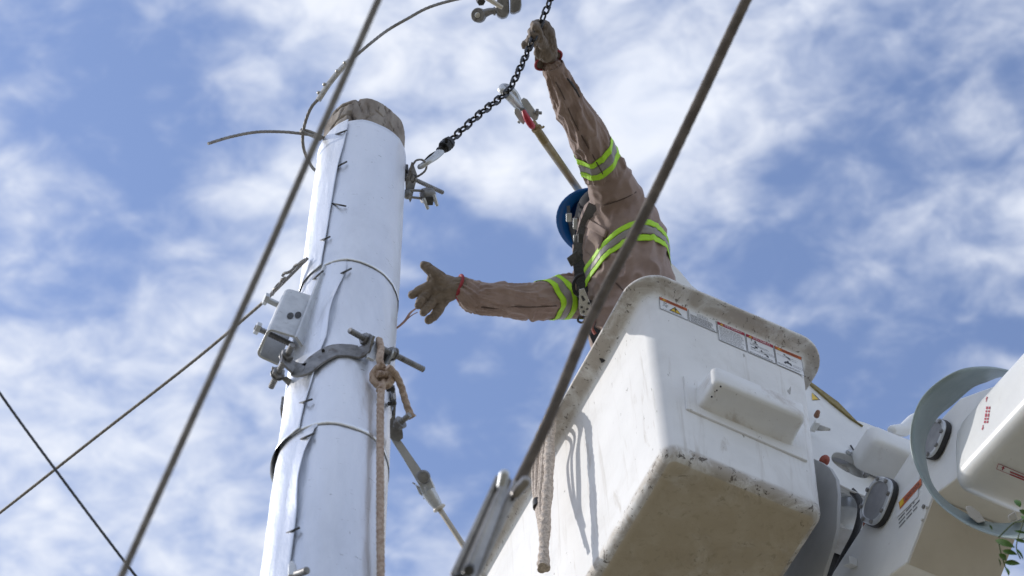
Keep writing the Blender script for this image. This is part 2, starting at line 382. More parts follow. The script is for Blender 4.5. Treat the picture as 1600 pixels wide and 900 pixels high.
def interp(tab, z):
    tab = sorted(tab)
    if z <= tab[0][0]: return tab[0][1]
    for (a, b), (c, d) in zip(tab[:-1], tab[1:]):
        if z <= c: return b + (d - b) * (z - a) / (c - a)
    return tab[-1][1]
def sheet(z0, z1, seam, off, lift, flare, seed, topwob=.0):
    mb = MB(); vs = []; fs = []; nT, nZ = 190, 44
    for j in range(nZ + 1):
        tz = j / nZ
        for i in range(nT + 1):
            t = 1 - (1 - i / nT) ** 1.0
            z = z0 + (z1 - z0) * tz
            s = interp(seam, z)
            a = s - R(12) + t * (math.pi * 2 + R(12))
            lf = max(0, (t - .955) / .045)
            fd = 1 if off > .0045 else min(1, max(0, (z1 - .045 - z) / .035))
            r = off + t * .0030 * fd + lift(z) * lf ** 1.6 * fd ** 2
            r += .0009 * max(0, 1 - abs(noise.noise(V((math.sin(a) * 2.6, math.cos(a) * 2.6, z * 4.2 + a)))) * 6) + .0028 * noise.noise(V((math.sin(a) * 1.3, math.cos(a) * 1.3, z * 2.6))) + .0005 * noise.noise(V((a * 5, seed, z * 11)))
            r += flare(a) * max(0, (.10 - tz) / .10) ** 1.7 + (.002 if off > .0045 else 0) * max(0, (tz - .95) / .05)
            zz_ = z + topwob * (2 * tz - 1) * noise.noise(V((math.sin(a) * 1.5, math.cos(a) * 1.5, seed + round(tz))))
            p = pc(a, z, r); p.z = zz_; vs.append(p)
    for j in range(nZ):
        for i in range(nT):
            q = j * (nT + 1) + i; fs.append([q, q + 1, q + nT + 2, q + nT + 1])
    mb.add(vs, fs); return mb.build('metal_sheet', M['zinc'], pole, solid=.0007, ang=60)
def sm(pts): return [(pang(x, y)[1], pang(x, y)[0]) for x, y in pts]
zA = pp(570, 192).z; zB = pp(565, 414).z; zC = pp(545, 668).z
def bumpz(c, w, h, base): return lambda z: base + h * math.exp(-((z - c) / w) ** 2)
sheet(zB, zA, sm([(546, 198), (540, 230), (532, 262), (525, 300), (515, 360), (508, 400)]), .0050, bumpz(zA - .3, .2, .004, .004), lambda a: .0008, 1.1, .012)
zm = pp(505, 500).z
sheet(zC, zB + .05, sm([(541, 428), (530, 455), (518, 500), (512, 530), (500, 560), (490, 600), (478, 640), (474, 660)]), .0037, bumpz(zm + .03, .10, .018, .004), lambda a: .0008 + .012 * max(0, -math.sin(a + .2)) ** 2, 4.4, .012)
zD = pp(520, 1010).z
sheet(zD, zC + .05, sm([(497, 668), (480, 715), (473, 760), (470, 800), (462, 850), (455, 900)]), .0024, bumpz(pp(472, 760).z, .14, .016, .005), lambda a: .004, 8.2, .02)
sheet(zD - 1.3, zD + .05, [(0, R(-20))], .0005, lambda z: .003, lambda a: .002, 12.0)
for (x, y, dx, dy) in [(533, 207, 8, -3), (533, 257, 8, -4), (530, 320, 10, 2), (508, 373, 7, -3), (497, 430, 7, -6), (540, 424, 8, -4), (478, 627, 9, -3), (480, 682, 9, -4), (458, 829, 9, -4)]:
    k = MB(); a = pp(x - dx * 1.1, y - dy * 1.1, .006); b = pp(x, y, .016); c = pp(x + dx * 1.1, y + dy * 1.1, .012); k.tube(curve([a, b, c], 4), .0028, 6)
    k.build('staple', M['iron_dark'], pole)

# ------------------------------------------------------------------ pole band (two-piece clamp) with its bolts
band = thing('pole_band', 'grey steel pole band bolted round the sheet metal at mid height', 'pole clamp', pc(0, pp(510, 560).z))
bh = .027
def strap_px(pts, off, thick, name, mt, h=bh, parent=band):
    path = curve([pp(x, y, o) if o is not None else P(x, y, d_) for (x, y, o, d_) in pts], 6)
    mb = MB(); vs = []; fs = []
    for i, p in enumerate(path):
        t = (path[min(i + 1, len(path) - 1)] - path[max(i - 1, 0)]).normalized(); up = V((0, 0, 1)); n = t.cross(up).normalized(); up = n.cross(t).normalized()
        for (a, b) in ((-1, -1), (1, -1), (1, 1), (-1, 1)): vs.append(p + n * (a * thick / 2) + up * (b * h))
    for i in range(len(path) - 1):
        for k in range(4): fs.append([i * 4 + k, i * 4 + (k + 1) % 4, i * 4 + 4 + (k + 1) % 4, i * 4 + 4 + k])
    fs += [[3, 2, 1, 0], [len(vs) - 4 + i for i in range(4)]]; mb.add(vs, fs); return mb.build(name, mt, parent, bevel=.0015)
e0 = pp(470, 578, .012); dL = (e0 - ORG).dot(FW)
strap_px([(440, 556, None, dL - .03), (449, 566, None, dL - .02), (462, 576, None, dL - .01), (478, 577, .016, 0), (496, 562, .012, 0), (520, 549, .009, 0), (545, 548, .009, 0), (562, 550, .014, 0), (574, 541, .030, 0), (582, 524, .056, 0)], .012, .006, 'strap', M['iron'])
# rear half of the band
zb = pp(510, 562).z
mb = MB(); vs = []; fs = []
for i in range(25):
    a = R(75) + R(200) * i / 24; o = pc(a, zb - .01, .011)
    for (dr, dz) in ((-.003, -bh), (.003, -bh), (.003, bh), (-.003, bh)): vs.append(pc(a, zb - .01, .011 + dr) + V((0, 0, dz)))
for i in range(24):
    for k in range(4): fs.append([i * 4 + k, i * 4 + (k + 1) % 4, i * 4 + 4 + (k + 1) % 4, i * 4 + 4 + k])
mb.add(vs, fs + [[3, 2, 1, 0], [96, 97, 98, 99]]); mb.build('strap', M['iron'], band)
mb = MB(); mb.prism([P(448, 588, dL + .03), P(462, 598, dL + .03), P(456, 612, dL + .03), P(450, 600, dL + .04), P(436, 590, dL + .04)], (0.0, .01, .012)); mb.build('ear', M['iron'], band, bevel=.002)
def bolt(parent, a, b, r, nuts, mt=None, head=None, name='bolt'):
    a, b = V(a), V(b); ax = (b - a).normalized(); ln = (b - a).length
    mb = MB(); mb.thread(a, b, r)
    if head: mb.hexnut(a + ax * (head - .0), ax, r * 1.9, r * 1.4)
    o = mb.build(name, mt or M['iron'], parent, ang=30)
    for t in nuts:
        k = MB(); k.hexnut(a + ax * (ln * t), ax, r * 1.95, r * 1.7); k.lathe([(r * 2.2, 0), (r * 2.2, .003)], a + ax * (ln * t + r * 1.7), ax, 14); k.build('nut', M['iron'], o, ang=30)
    return o
bolt(band, P(457, 539, dL - .05), P(424, 604, dL + .08), .0085, (.2, .62))
mb = MB(); mb.box(P(432, 583, dL + .04), (.012, .0, -.006), (0, .016, 0), (0, 0, .004)); mb.build('lug', M['iron'], band, bevel=.003)
dR = (pp(580, 530, .03) - ORG).dot(FW)
bolt(band, P(546, 516, dR - .05), P(604, 549, dR + .03), .0085, (.36,), M['iron'])
bolt(band, P(598, 545, dR + .01), P(661, 577, dR + .10), .0085, (.16,), M['iron'])
# lug plate and washers between the ears
mb = MB(); c0 = P(580, 551, dR - .05); mb.prism([c0 + q for q in (V((-.012, 0, -.030)), V((.004, .006, -.036)), V((.016, .010, -.018)), V((.020, .012, .040)), V((.012, .010, .050)), V((.004, .004, .046)), V((-.014, 0, -.012)))], (.005, -.007, 0)); mb.build('slotted_plate', M['zinc_hw'], band, bevel=.002)
mb = MB(); c1 = P(575, 556, dR - .066)
mb.box(c1 + V((-.001, 0, -.002)), V((.0030, .0, .006)), V((0, .001, 0)), V((.0018, 0, -.0008))); mb.box(c1 + V((.005, .001, .003)), V((.0030, .0, .006)), V((0, .001, 0)), V((.0018, 0, -.0008))); mb.build('slot', M['black'], band)
mb = MB(); mb.lathe([(.025, 0), (.025, .004)], P(606, 556, dR + .03), (.8, .55, .05), 20); mb.build('washer', M['zinc_hw'], band, bevel=.001)
mb = MB(); mb.prism([P(600, 545, dR + .02), P(612, 548, dR + .05), P(606, 575, dR + .05), P(597, 580, dR + .03)], (.0, .02, .0)); mb.build('ear', M['iron'], band, bevel=.002)
mb = MB(); q = pp(505, 548, .016); mb.lathe([(.0045, 0), (.0045, .002)], q, (pp(505, 548, .05) - q), 10); mb.build('bolt_hole', M['black'], band)

# ------------------------------------------------------------------ channel bracket left of the pole
dB = dL + .0
br = thing('channel_bracket', 'galvanised U-shaped channel bracket bolted to the left side of the pole', 'bracket', P(420, 540, dB))
def dep(p): return (p - ORG).dot(FW)
cA = pp(466, 527, .022); cB = cA + V((-.074, -.030, 0)); cC = cB + V((-.040, .082, 0)); cD = cC + V((.055, .032, 0))
E3 = V((.030, .0, .205))
def rnd2(a, b, c, r, n=4):
    p, q = b + (a - b).normalized() * r, b + (c - b).normalized() * r
    return [p * (1 - t) ** 2 + b * (2 * t * (1 - t)) + q * t * t for t in [i / n for i in range(n + 1)]]
prof = [cA] + rnd2(cA, cB, cC, .018) + rnd2(cB, cC, cD, .020) + [cD]
cen = (cA + cB + cC + cD) / 4
mb = MB(); m = len(prof); ax = E3.normalized(); inner = []
for i, p in enumerate(prof):
    t = (prof[min(i + 1, m - 1)] - prof[max(i - 1, 0)]).normalized(); nrm = t.cross(ax).normalized()
    if nrm.dot(cen - p) < 0: nrm = -nrm
    inner.append(p + nrm * .007)
ring = prof + inner[::-1]
for i in range(m - 1):
    q = [prof[i], prof[i + 1], inner[i + 1], inner[i]]; mb.prism(q, E3)
bmx = mb.mesh('channel'); bm2 = bmesh.new(); bm2.from_mesh(bmx); bmesh.ops.remove_doubles(bm2, verts=bm2.verts, dist=1e-5)
seen = {}
for f in bm2.faces: seen.setdefault(tuple(sorted(v.index for v in f.verts)), []).append(f)
bmesh.ops.delete(bm2, geom=[f for fs_ in seen.values() if len(fs_) > 1 for f in fs_], context='FACES_ONLY'); bmesh.ops.recalc_face_normals(bm2, faces=bm2.faces); bm2.to_mesh(bmx); bm2.free()
link('channel', bmx, M['zinc_hw'], br, bevel=.0012, ang=25)
fn = (cB - cA).cross(E3).normalized()
if fn.dot(FW) > 0: fn = -fn
for (u, w) in ((.50, .40), (.28, .47)):
    k = MB(); c_ = cA + (cB - cA) * u + E3 * w; e1 = (cB - cA).normalized() * .0085; e2 = E3.normalized() * .016
    k.add([c_ + fn * .0012 + e1 * math.cos(t) + e2 * math.sin(t) for t in [i * math.pi / 8 for i in range(16)]], [list(range(16))]); k.build('bolt_hole', M['iron_dark'], br)
mb = MB(); p0 = cA + V((.004, -.004, -.008)); mb.box(p0 + V((.026, .004, .165)), V((.0035, -.0017, 0)), V((.009, .018, 0)), V((.025, 0, .185))); mb.build('back_plate', M['zinc_hw'], br, bevel=.001)
mb = MB(); mb.box(cA + V((.004, -.006, .045)), V((.0022, -.0012, 0)), V((.0010, .0022, 0)), V((.0045, 0, .033))); mb.build('slot', M['black'], br)
wm_ = (cB + cC) / 2
bolt(br, wm_ + V((-.022, -.012, .055)), wm_ + V((.10, .055, .045)), .0080, (), head=0.0)
mb = MB(); mb.hexnut(wm_ + V((-.020, -.011, .055)), V((1, .55, -.08)), .0165, .013); mb.build('bolt_head', M['zinc_hw'], br, ang=30)
up_ = wm_ + V((-.010, -.010, .205))
mb = MB(); mb.rod(up_, up_ + V((.05, .03, 0)), .0085); mb.build('bolt', M['zinc_hw'], br)
mb = MB(); mb.hexnut(up_, V((1, .55, 0)), .0165, .012); mb.build('bolt_head', M['zinc_hw'], br, ang=30)

# ------------------------------------------------------------------ ropes
def rope_tube(mb, path, r): mb.tube(path, r, 15, lobes=3, depth=.32, pitch=(r(0) if callable(r) else r) * 6.5)
rp = thing('tied_rope', 'tan rope knotted to the pole band with its long end hanging down the pole', 'rope', pp(597, 560, .03))
ro = .0098
mb = MB()
rope_tube(mb, curve([pp(592, 531, .045), pp(595, 545, .05), pp(593, 562, .05), pp(598, 575, .045)], 8), ro)
_e = pp(594, 960, .026); rope_tube(mb, curve([pp(600, 598, .035), pp(595, 615, .030), pp(594, 680, .026), pp(594, 760, .026), pp(594, 830, .026), _e, _e - V((-.01, .0, .8)), _e - V((-.02, 0, 2.2))], 30), ro)
mb.build('standing_rope', M['rope'], rp)
mb = MB()
kc = P(598, 585, (pp(597, 585, .045) - ORG).dot(FW)); kx = V((1, .15, 0)).normalized(); kz = V((0, -.25, .97)); ky = kx.cross(kz)
def kp(lst): return curve([kc + kx * a + kz * b - ky * (-c) for a, b, c in lst], 8)
rope_tube(mb, kp([(-.004, .030, 0), (-.020, .018, -.012), (-.023, -.004, -.016), (-.010, -.020, -.018), (.004, -.014, -.02), (.002, .004, -.024), (-.012, .012, -.022)]), ro)
rope_tube(mb, kp([(-.016, .024, -.01), (.002, .030, -.016), (.018, .022, -.012), (.024, .002, -.008), (.018, -.018, -.012), (.004, -.024, -.016)]), ro)
rope_tube(mb, kp([(.010, .016, -.024), (.012, -.004, -.028), (.000, -.026, -.02), (-.006, -.05, -.004)]), ro)
rope_tube(mb, kp([(-.014, .004, -.004), (.006, .012, -.012), (.022, .012, .0)]), ro)
mb.build('knot', M['rope'], rp)
d5 = (kc - ORG).dot(FW)
mb = MB(); rope_tube(mb, pxpath([(606, 573, d5 - .01), (618, 585, d5), (627, 604, d5 + .01), (633, 625, d5 + .0), (640, 645, d5 - .01), (644, 653, d5 - .01)], 8), lambda t: ro * (.95 + .25 * max(0, t - .85) / .15)); mb.build('rope_tail', M['rope'], rp)

hr = thing('hanging_rope', 'thick frayed grey rope end with thinner loops slung over the bucket lip', 'rope', PL(862, 645, 0, -.1, True))
mb = MB(); rope_tube(mb, curve([PL(868, 640, 0, -.04, True), PL(864, 643, 0, -.10, True), PL(861, 655, 0, -.125, True), PL(859, 690, 0, -.128, True), PL(857, 745, 0, -.128, True), PL(853, 800, 0, -.130, True), PL(850, 850, 0, -.130, True), PL(849, 888, 0, -.130, True)], 30), lambda t: .0185 * (1 + .10 * math.sin(t * 40) + .12 * max(0, t - .93) / .07)); mb.build('thick_strand', M['ropeold'], hr)
mb = MB()
for (xs, rr_) in (([(853, 655), (848, 700), (844, 750), (842, 790), (849, 850)], .0085), ([(846, 668), (840, 710), (838, 755), (840, 792), (846, 840)], .0080), ([(841, 680), (834, 720), (834, 760), (839, 796), (846, 830)], .0080), ([(857, 650), (851, 690), (847, 745), (844, 785), (847, 812)], .0085)):
    rope_tube(mb, curve([PL(xs[0][0] + 6, xs[0][1] - 4, 0, -.05, True)] + [PL(x, y, 0, -.118, True) for x, y in xs], 16), rr_)
mb.build('thin_strand', M['ropeold'], hr)
mb = MB(); mb.tube([PL(840, 783, 0, -.118, True), PL(840.5, 793, 0, -.118, True)], .017, 12); mb.build('black_tape', M['rubber'], hr)

# ------------------------------------------------------------------ guy strand pieces by the pole top
def stranded(mb, path, r, lob=5, pit=None): mb.tube(resample(path, r * .8), r, 20, lobes=lob, depth=.32, pitch=pit or r * 16)
gy = thing('wire_loop', 'grey stranded wire curving up past the pole top with a pale crimp sleeve', 'wire', P(480, 230, 7.0))
mb = MB(); stranded(mb, pxpath([(760, -10, 7.2), (709, 0, 7.15), (669, 12, 7.1), (637, 29, 7.07), (606, 47, 7.05), (581, 66, 7.0), (562, 82, 6.98), (544, 97, 6.98), (519, 125, 6.96), (500, 152, 6.95), (487, 167, 6.94), (478, 188, 6.94), (473, 212, 6.94), (475, 234, 6.95), (484, 255, 6.98), (494, 267, 7.05), (515, 274, 7.15)], 14), .0050); mb.build('strand', M['strand'], gy)
mb = MB(); mb.tube(pxpath([(547, 94.5, 6.98), (533, 108, 6.965), (514, 131, 6.955), (497, 157, 6.945)], 5), .0098, 12, flat=(1.25, .8)); 
for t in ((541, 99), (529, 112), (509, 133), (500, 146)): mb.ball(P(t[0] - 2, t[1] - 1, 6.955), .0065, 8)
mb.build('crimp_sleeve', M['sleeve'], gy)
gs = thing('cut_wire', 'short cut stranded wire sticking out left from the pole top', 'wire', P(500, 213, 7.0))
mb = MB(); stranded(mb, pxpath([(325, 224.5, 6.75), (360, 214, 6.8), (400, 206.5, 6.85), (440, 206, 6.9), (472, 209, 6.93), (503, 214, 6.98), (520, 222, 7.1)], 14), .0048); mb.build('strand', M['strand'], gs)
mb = MB(); mb.tube(pxpath([(470, 203, 6.95), (484, 206, 6.95), (500, 213, 6.98), (512, 220, 7.06)], 5), .0055, 10); mb.tube(pxpath([(470, 205, 6.96), (475, 207, 6.93), (501, 218, 6.98)], 5), .005, 10); mb.build('tie_wire', M['strand'], gs)

# ------------------------------------------------------------------ hardware on the right of the pole top
hw = thing('eye_bolt_assembly', 'steel plate, long bolt and small clevis on the right of the pole top', 'pole hardware', P(636, 280, 6.95))
dH = 6.97
mb = MB(); mb.prism([P(645.5, 254, dH), P(643, 252, dH), P(633, 284, dH), P(633.5, 297, dH), P(636, 292, dH)], (.012, .045, 0)); mb.build('plate', M['iron'], hw, bevel=.001)
b_ = bolt(hw, P(634, 274, dH), P(692, 301, dH + .10), .0072, (.10,))
mb = MB(); mb.box(P(634, 270, dH + .03), (.008, 0, 0), (0, .02, 0), (0, 0, .02)); mb.build('spacer', M['iron_dark'], hw, bevel=.003)
mb = MB(); mb.lathe([(.013, 0), (.016, .006), (.016, .014), (.010, .02)], P(632, 303, dH), (1, .1, 0), 10); mb.build('eye_nut', M['iron'], hw)
mb = MB()
mb.tube(pxpath([(634, 297, dH), (646, 297.5, dH), (660, 298, dH + .01)], 4), .0042, 8); mb.tube(pxpath([(636, 307, dH), (646, 308.5, dH), (659, 310, dH + .01)], 4), .0042, 8)
mb.tube(pxpath([(640, 301, dH - .02), (644, 303.5, dH - .02)], 3), .0035, 8)
mb.build('yoke', M['iron'], hw)
mb = MB(); cq = P(667, 306, dH + .02); mb.lathe([(.008, -.02), (.022, -.016), (.026, 0), (.024, .016), (.016, .024)], cq, (.9, .2, .35), 14); mb.build('clevis_body', M['iron'], hw)
mb = MB()
for (a, b) in (((662, 310), (668.5, 326)), ((678, 304), (683, 321))): mb.tube(pxpath([(a[0], a[1], dH - .01), ((a[0] + b[0]) / 2, (a[1] + b[1]) / 2, dH - .01), (b[0], b[1], dH - .0)], 4), .0055, 10)
mb.build('prong', M['zinc_hw'], hw)
mb = MB(); mb.box(P(671, 314, dH - .005), RT * .011, FW * .008, UP * .013); mb.build('pin', M['iron_dark'], hw, bevel=.003)

sl = thing('wire_sling', 'small wire rope ring looped through the plate and chain hook', 'sling', P(655, 262, dH))
mb = MB(); stranded(mb, pxpath([(645, 258, dH + .01), (650, 251, dH - .01), (658, 249.5, dH - .02), (664, 253, dH - .02), (666.5, 260, dH - .01), (664, 267, dH), (657, 273, dH + .01), (649, 277, dH + .02), (643, 276, dH + .05), (640, 266, dH + .06)], 8, True), .0034, 4); mb.build('wire_ring', M['strand'], sl)

# ------------------------------------------------------------------ chain with swivel hook
ch = thing('lifting_chain', 'black steel chain running from the pole top up through the gloved hand', 'chain', P(690, 225, 7.05))
mb = MB()
hk = pxpath([(663, 254, 7.0), (658, 259, 6.98), (655.5, 260.5, 6.97), (660, 259, 6.955), (670, 252, 6.96), (680, 245, 6.99), (688, 237, 7.02)], 6)
mb.tube(hk, lambda t: .0055 + .005 * t, 12, flat=(1, 1.25)); mb.build('snap_hook', M['zinc_hw'], ch)
mb = MB(); mb.tube(pxpath([(664, 251, 7.01), (672, 243, 7.02), (684, 236, 7.03)], 5), .004, 8); mb.build('latch', M['black'], ch)
mb = MB(); a0, b0 = P(686, 237, 7.02), P(692, 231, 7.03); mb.lathe([(.012, 0), (.013, .006), (.009, .009), (.012, .014)], a0, b0 - a0, 12)
ax_ = (P(705, 219, 7.07) - P(690, 233, 7.03)).normalized()
mb.lathe([(.010, -.022), (.019, -.019), (.021, -.004), (.019, -.002), (.019, .002), (.021, .004), (.019, .019), (.010, .022)], P(698, 226, 7.05), ax_, 8)
for s_ in (-1, 1): mb.rod(P(698, 226, 7.05) - FW * .0 + UP * (s_ * .012) - FW * .019, P(698, 226, 7.05) + UP * (s_ * .012) - FW * .025, .005, 8)
mb.build('swivel', M['black'], ch, ang=25)
cpath = pxpath([(704, 219, 7.08), (722, 203, 7.14), (745, 182, 7.21), (770, 162, 7.30), (786, 150, 7.36), (793, 143, 7.39), (800, 133, 7.43), (808, 116, 7.48), (818, 95, 7.55), (829, 70, 7.64), (839, 48, 7.70), (846, 33, 7.72), (852, 19, 7.74), (860, 0, 7.78), (872, -28, 7.85)], 12)
pitch = .0335
pts = resample(cpath, pitch)
lk = MB(); wr = .0037; hl = pitch / 2 + wr * .9; hwid = .0108
st = []
for k in range(20):
    a = 2 * math.pi * k / 20; st.append(V((math.copysign(hl - hwid, math.cos(a)) + hwid * math.cos(a), hwid * math.sin(a) , 0)))
lk.tube(st, wr, 7, closed=True, ref=(0, 0, 1)); lme = lk.mesh('link'); lme.materials.append(M['black']); lme.shade_smooth()
prevu = None
for i, (a, b) in enumerate(zip(pts[:-1], pts[1:])):
    t = (b - a).normalized(); rf = FW if prevu is None else prevu; u = (rf - t * rf.dot(t)).normalized(); prevu = u; w = t.cross(u)
    an = R(38) + (math.pi / 2 if i % 2 else 0); y = u * math.cos(an) + w * math.sin(an); z = t.cross(y)
    o = bpy.data.objects.new('link', lme); COL.objects.link(o); o.parent = ch
    c = (a + b) / 2 - ch.location
    o.matrix_local = Matrix(((t.x, y.x, z.x, c.x), (t.y, y.y, z.y, c.y), (t.z, y.z, z.z, c.z), (0, 0, 0, 1)))

# ------------------------------------------------------------------ hot stick with hook
hs = thing('hook_stick', 'long ochre fibreglass stick with steel hook and red latch holding the chain', 'hook stick', P(835, 200, 7.5))
D0 = 7.45
A0, A1 = P(786, 137, D0 - .02), P(812, 167, D0 + .02)
mb = MB(); mb.tube(pxpath([(803, 143, D0 + .05), (796, 138, D0 + .03), (787, 136, D0), (784, 139, D0 - .03), (788, 144, D0 - .04), (797, 152, D0 - .03), (806, 162, D0), (813, 170, D0 + .02)], 7), lambda t: .008 + .007 * t * (1.2 - t) * 2, 12, flat=(1, 1.15)); mb.tube(pxpath([(803, 143, D0 + .05), (808, 152, D0 + .05), (812, 166, D0 + .04)], 5), lambda t: .009 + .004 * t, 10)
mb.build('hook', M['zinc_hw'], hs)
sx = (P(850, 225, D0) - P(812, 170, D0)).normalized(); sy = (RT - sx * RT.dot(sx)).normalized()
def cheek(pxs, dd, name):
    mb = MB(); mb.prism([P(x, y, dd) for x, y in pxs], FW * .010); return mb.build(name, M['zinc_hw'], hs, bevel=.003)
cheek([(813, 157), (818, 152), (824, 155), (842, 180), (840, 187), (834, 189), (820, 172)], D0 + .02, 'cheek_plate')
cheek([(803, 172), (807, 167), (812, 170), (821, 189), (818, 195), (812, 190), (804, 178)], D0 - .015, 'cheek_plate')
mb = MB(); mb.prism([P(810, 168, D0), P(820, 168, D0), P(830, 182, D0), P(822, 190, D0), P(814, 182, D0)], FW * .02); mb.build('hook_block', M['iron'], hs, bevel=.004)
mb = MB(); mb.rod(P(833, 176, D0 + .02), P(846, 176.5, D0 + .03), .0055); mb.build('bolt', M['iron'], hs, ang=30); mb = MB(); mb.hexnut(P(837, 176, D0 + .025), RT, .0125, .010); mb.build('nut', M['iron'], hs, ang=30); mb = MB(); mb.hexnut(P(811, 187, D0 + .0), RT * .7 - UP * .7, .010, .010); mb.build('nut', M['iron'], hs, ang=30)
mb = MB(); mb.tube(pxpath([(818, 173, D0 - .03), (823, 184, D0 - .035), (829, 194, D0 - .03), (832, 197, D0 - .02)], 6), lambda t: .008 + .012 * t * (1.35 - t), 12, flat=(1, .85)); mb.build('red_latch', M['red'], hs)
mb = MB(); mb.tube(pxpath([(832, 193, D0 + .0), (841, 206, D0 + .02), (852, 222, D0 + .04)], 4), .0155, 14, flat=(1, .9)); mb.lathe([(.018, 0), (.018, .006)], P(838, 200, D0), P(850, 218, D0 + .03) - P(838, 200, D0), 14); mb.tube(pxpath([(843, 200, D0 - .01), (848, 199, D0), (850, 197, D0)], 3), .004, 6); mb.build('collar', M['frprod'], hs)
mb = MB(); mb.tube(pxpath([(846, 214, D0 + .03), (860, 234, D0 + .16), (905, 298, 8.46), (950, 362, 9.3)], 6), .0140, 14); mb.build('rod', M['frprod'], hs)

# ------------------------------------------------------------------ clevis hanging into the top of the picture
cv = thing('clamp_fitting', 'grey cast clamp with round eye hanging at the top edge beside the chain', 'line clamp', P(775, 0, 8.1))
D1 = 8.1
mb = MB(); mb.lathe([(.012, -.013), (.024, -.013), (.026, -.009), (.026, .009), (.024, .013), (.012, .013)], P(748, 24, D1), FW + RT * .35, 24)
mb.build('eye', M['iron'], cv, bevel=.0015)
mb = MB(); mb.lathe([(.008, -.017), (.010, -.016), (.010, .016), (.008, .017)], P(748.5, 24.5, D1), FW + RT * .35, 14); mb.build('eye_pin', M['chrome'], cv)
mb = MB(); mb.tube(pxpath([(755, 22, D1), (765, 18, D1), (776, 17, D1)], 5), lambda t: .016 - .006 * t, 14); mb.lathe([(.015, 0), (.015, .008)], P(771, 17.5, D1), RT, 12); mb.build('neck', M['iron'], cv)
mb = MB(); mb.prism([P(774, 10, D1 - .02), P(776, 24, D1 - .02), P(784, 28.5, D1 - .02), P(792, 26, D1 - .02), P(796, 18, D1 - .02), P(795, -6, D1 - .02), P(778, -6, D1 - .02)], FW * .05); mb.build('body', M['iron'], cv, bevel=.007)
mb = MB(); mb.prism([P(797, 20, D1 - .03), P(804, 20, D1 - .03), P(813, 16, D1 - .03), P(815, 8, D1 - .03), P(814, -10, D1 - .03), P(797, -10, D1 - .03)], FW * .055); mb.build('keeper', M['iron'], cv, bevel=.007)
mb = MB(); mb.tube(pxpath([(760, -4, D1 - .03), (772, 4, D1 - .04), (785, 12, D1 - .045)], 5), lambda t: .010 - .003 * t, 10); mb.build('bolt', M['cream'], cv)
mb = MB(); mb.hexnut(P(752, 3, D1), V((-.2, .1, 1)), .016, .022); mb.build('nut', M['iron_dark'], cv, ang=30)

# ------------------------------------------------------------------ insulated link and rod below the band
ln = thing('strain_link', 'dark steel strap link with pale fibreglass rod bolted to the pole right side', 'strain link', P(615, 655, 5.7))
D2 = 5.62
mb = MB(); mb.prism([P(609, 655, D2), P(614, 648, D2), P(628, 665, D2), P(630, 677, D2), P(622, 683, D2), P(609, 678, D2)], V((.0, .012, -.004))); mb.build('ear', M['iron'], ln, bevel=.002)
mb = MB(); mb.prism([P(609.5, 683, D2 + .01), P(621, 680, D2 + .01), P(664, 742, D2 - .02), P(672, 757, D2 - .02), P(663, 766, D2 - .02), P(655, 758, D2 - .02), P(628, 712, D2)], V((.004, .010, -.004))); mb.build('strap', M['zinc_hw'], ln, bevel=.002)
bolt(ln, P(617, 668, D2 - .01), P(640, 648, D2 - .03), .0078, (.14,))
mb = MB(); mb.lathe([(.016, 0), (.0175, .005), (.014, .010), (.006, .012)], P(661.5, 745, D2 - .02), -FW, 20); mb.build('pin_head', M['iron'], ln)
mb = MB(); mb.prism([P(655, 742, D2 - .01), P(668, 737, D2 - .01), P(680, 764, D2 - .02), P(679, 768, D2 - .02), P(663, 777, D2 - .02), P(657, 766, D2 - .02)], FW * .028); mb.prism([P(648, 757, D2 + .01), P(656, 760, D2 + .01), P(665, 775, D2 + .01), P(664, 779, D2 + .01), P(655, 772, D2 + .01)], FW * .02); mb.build('clevis', M['zinc_hw'], ln, bevel=.004)
a0, b0 = P(669, 768, D2 - .02), P(687, 796, D2 - .03)
mb = MB(); h_ = (b0 - a0).length; mb.lathe([(.0175, 0), (.0155, h_ * .5), (.012, h_ * .9), (.0135, h_ * .92), (.0135, h_), (.010, h_ * 1.02)], a0, b0 - a0, 18); mb.build('socket', M['zinc_hw'], ln)
mb = MB(); mb.tube([P(644.5, 754, D2), P(649, 757, D2)], .002, 6); mb.build('cotter_pin', M['zinc_hw'], ln); mb = MB(); mb.tube(pxpath([(663, 760, D2 - .03), (666, 770, D2 - .03), (662, 779, D2 - .02), (665, 775, D2 - .02)], 5), .0018, 6); mb.build('cotter_pin', M['zinc_hw'], ln)
mb = MB(); mb.rod(P(686, 794, D2 - .03), P(800, 968, D2 - .25), .0068, 14); mb.build('rod', M['beige'], ln)
mb = MB(); mb.lathe([(.0145, 0), (.0165, .003), (.0165, .006), (.012, .008)], P(685, 792, D2 - .03), b0 - a0, 20); mb.build('collar', M['cream'], ln)
for (x, y) in ((613, 608), (615, 630)):
    m_ = thing('stud_bolt', 'upper of two stub bolts at the pole edge below the knot' if y < 615 else 'lower of two stub bolts at the pole edge below the knot', 'bolt', P(x, y, 5.75), 'stub bolts at the pole edge')
    k = MB(); k.rod(P(x - 8, y + 1, 5.75), P(x + 3, y, 5.74), .0055); k.build('shank', M['iron_dark'], m_)
    k = MB(); k.hexnut(P(x - 2, y, 5.74), RT, .010, .009); k.build('nut', M['iron_dark'], m_, ang=30)
sb = thing('step_lug', 'small grey lug with stub bolt low on the pole front', 'pole hardware', pp(457, 890, .01))
k = MB(); k.prism([pp(450, 905, .012), pp(451, 888, .016), pp(457, 881, .018), pp(463, 888, .016), pp(466, 905, .012)], V((0, -.012, 0))); k.build('plate', M['zinc_hw'], sb, bevel=.003)
k = MB(); k.tube([pp(463, 897, .03), pp(473, 894, .045), pp(480, 891, .055)], .0085, 12); k.build('bolt', M['iron'], sb, bevel=.002)
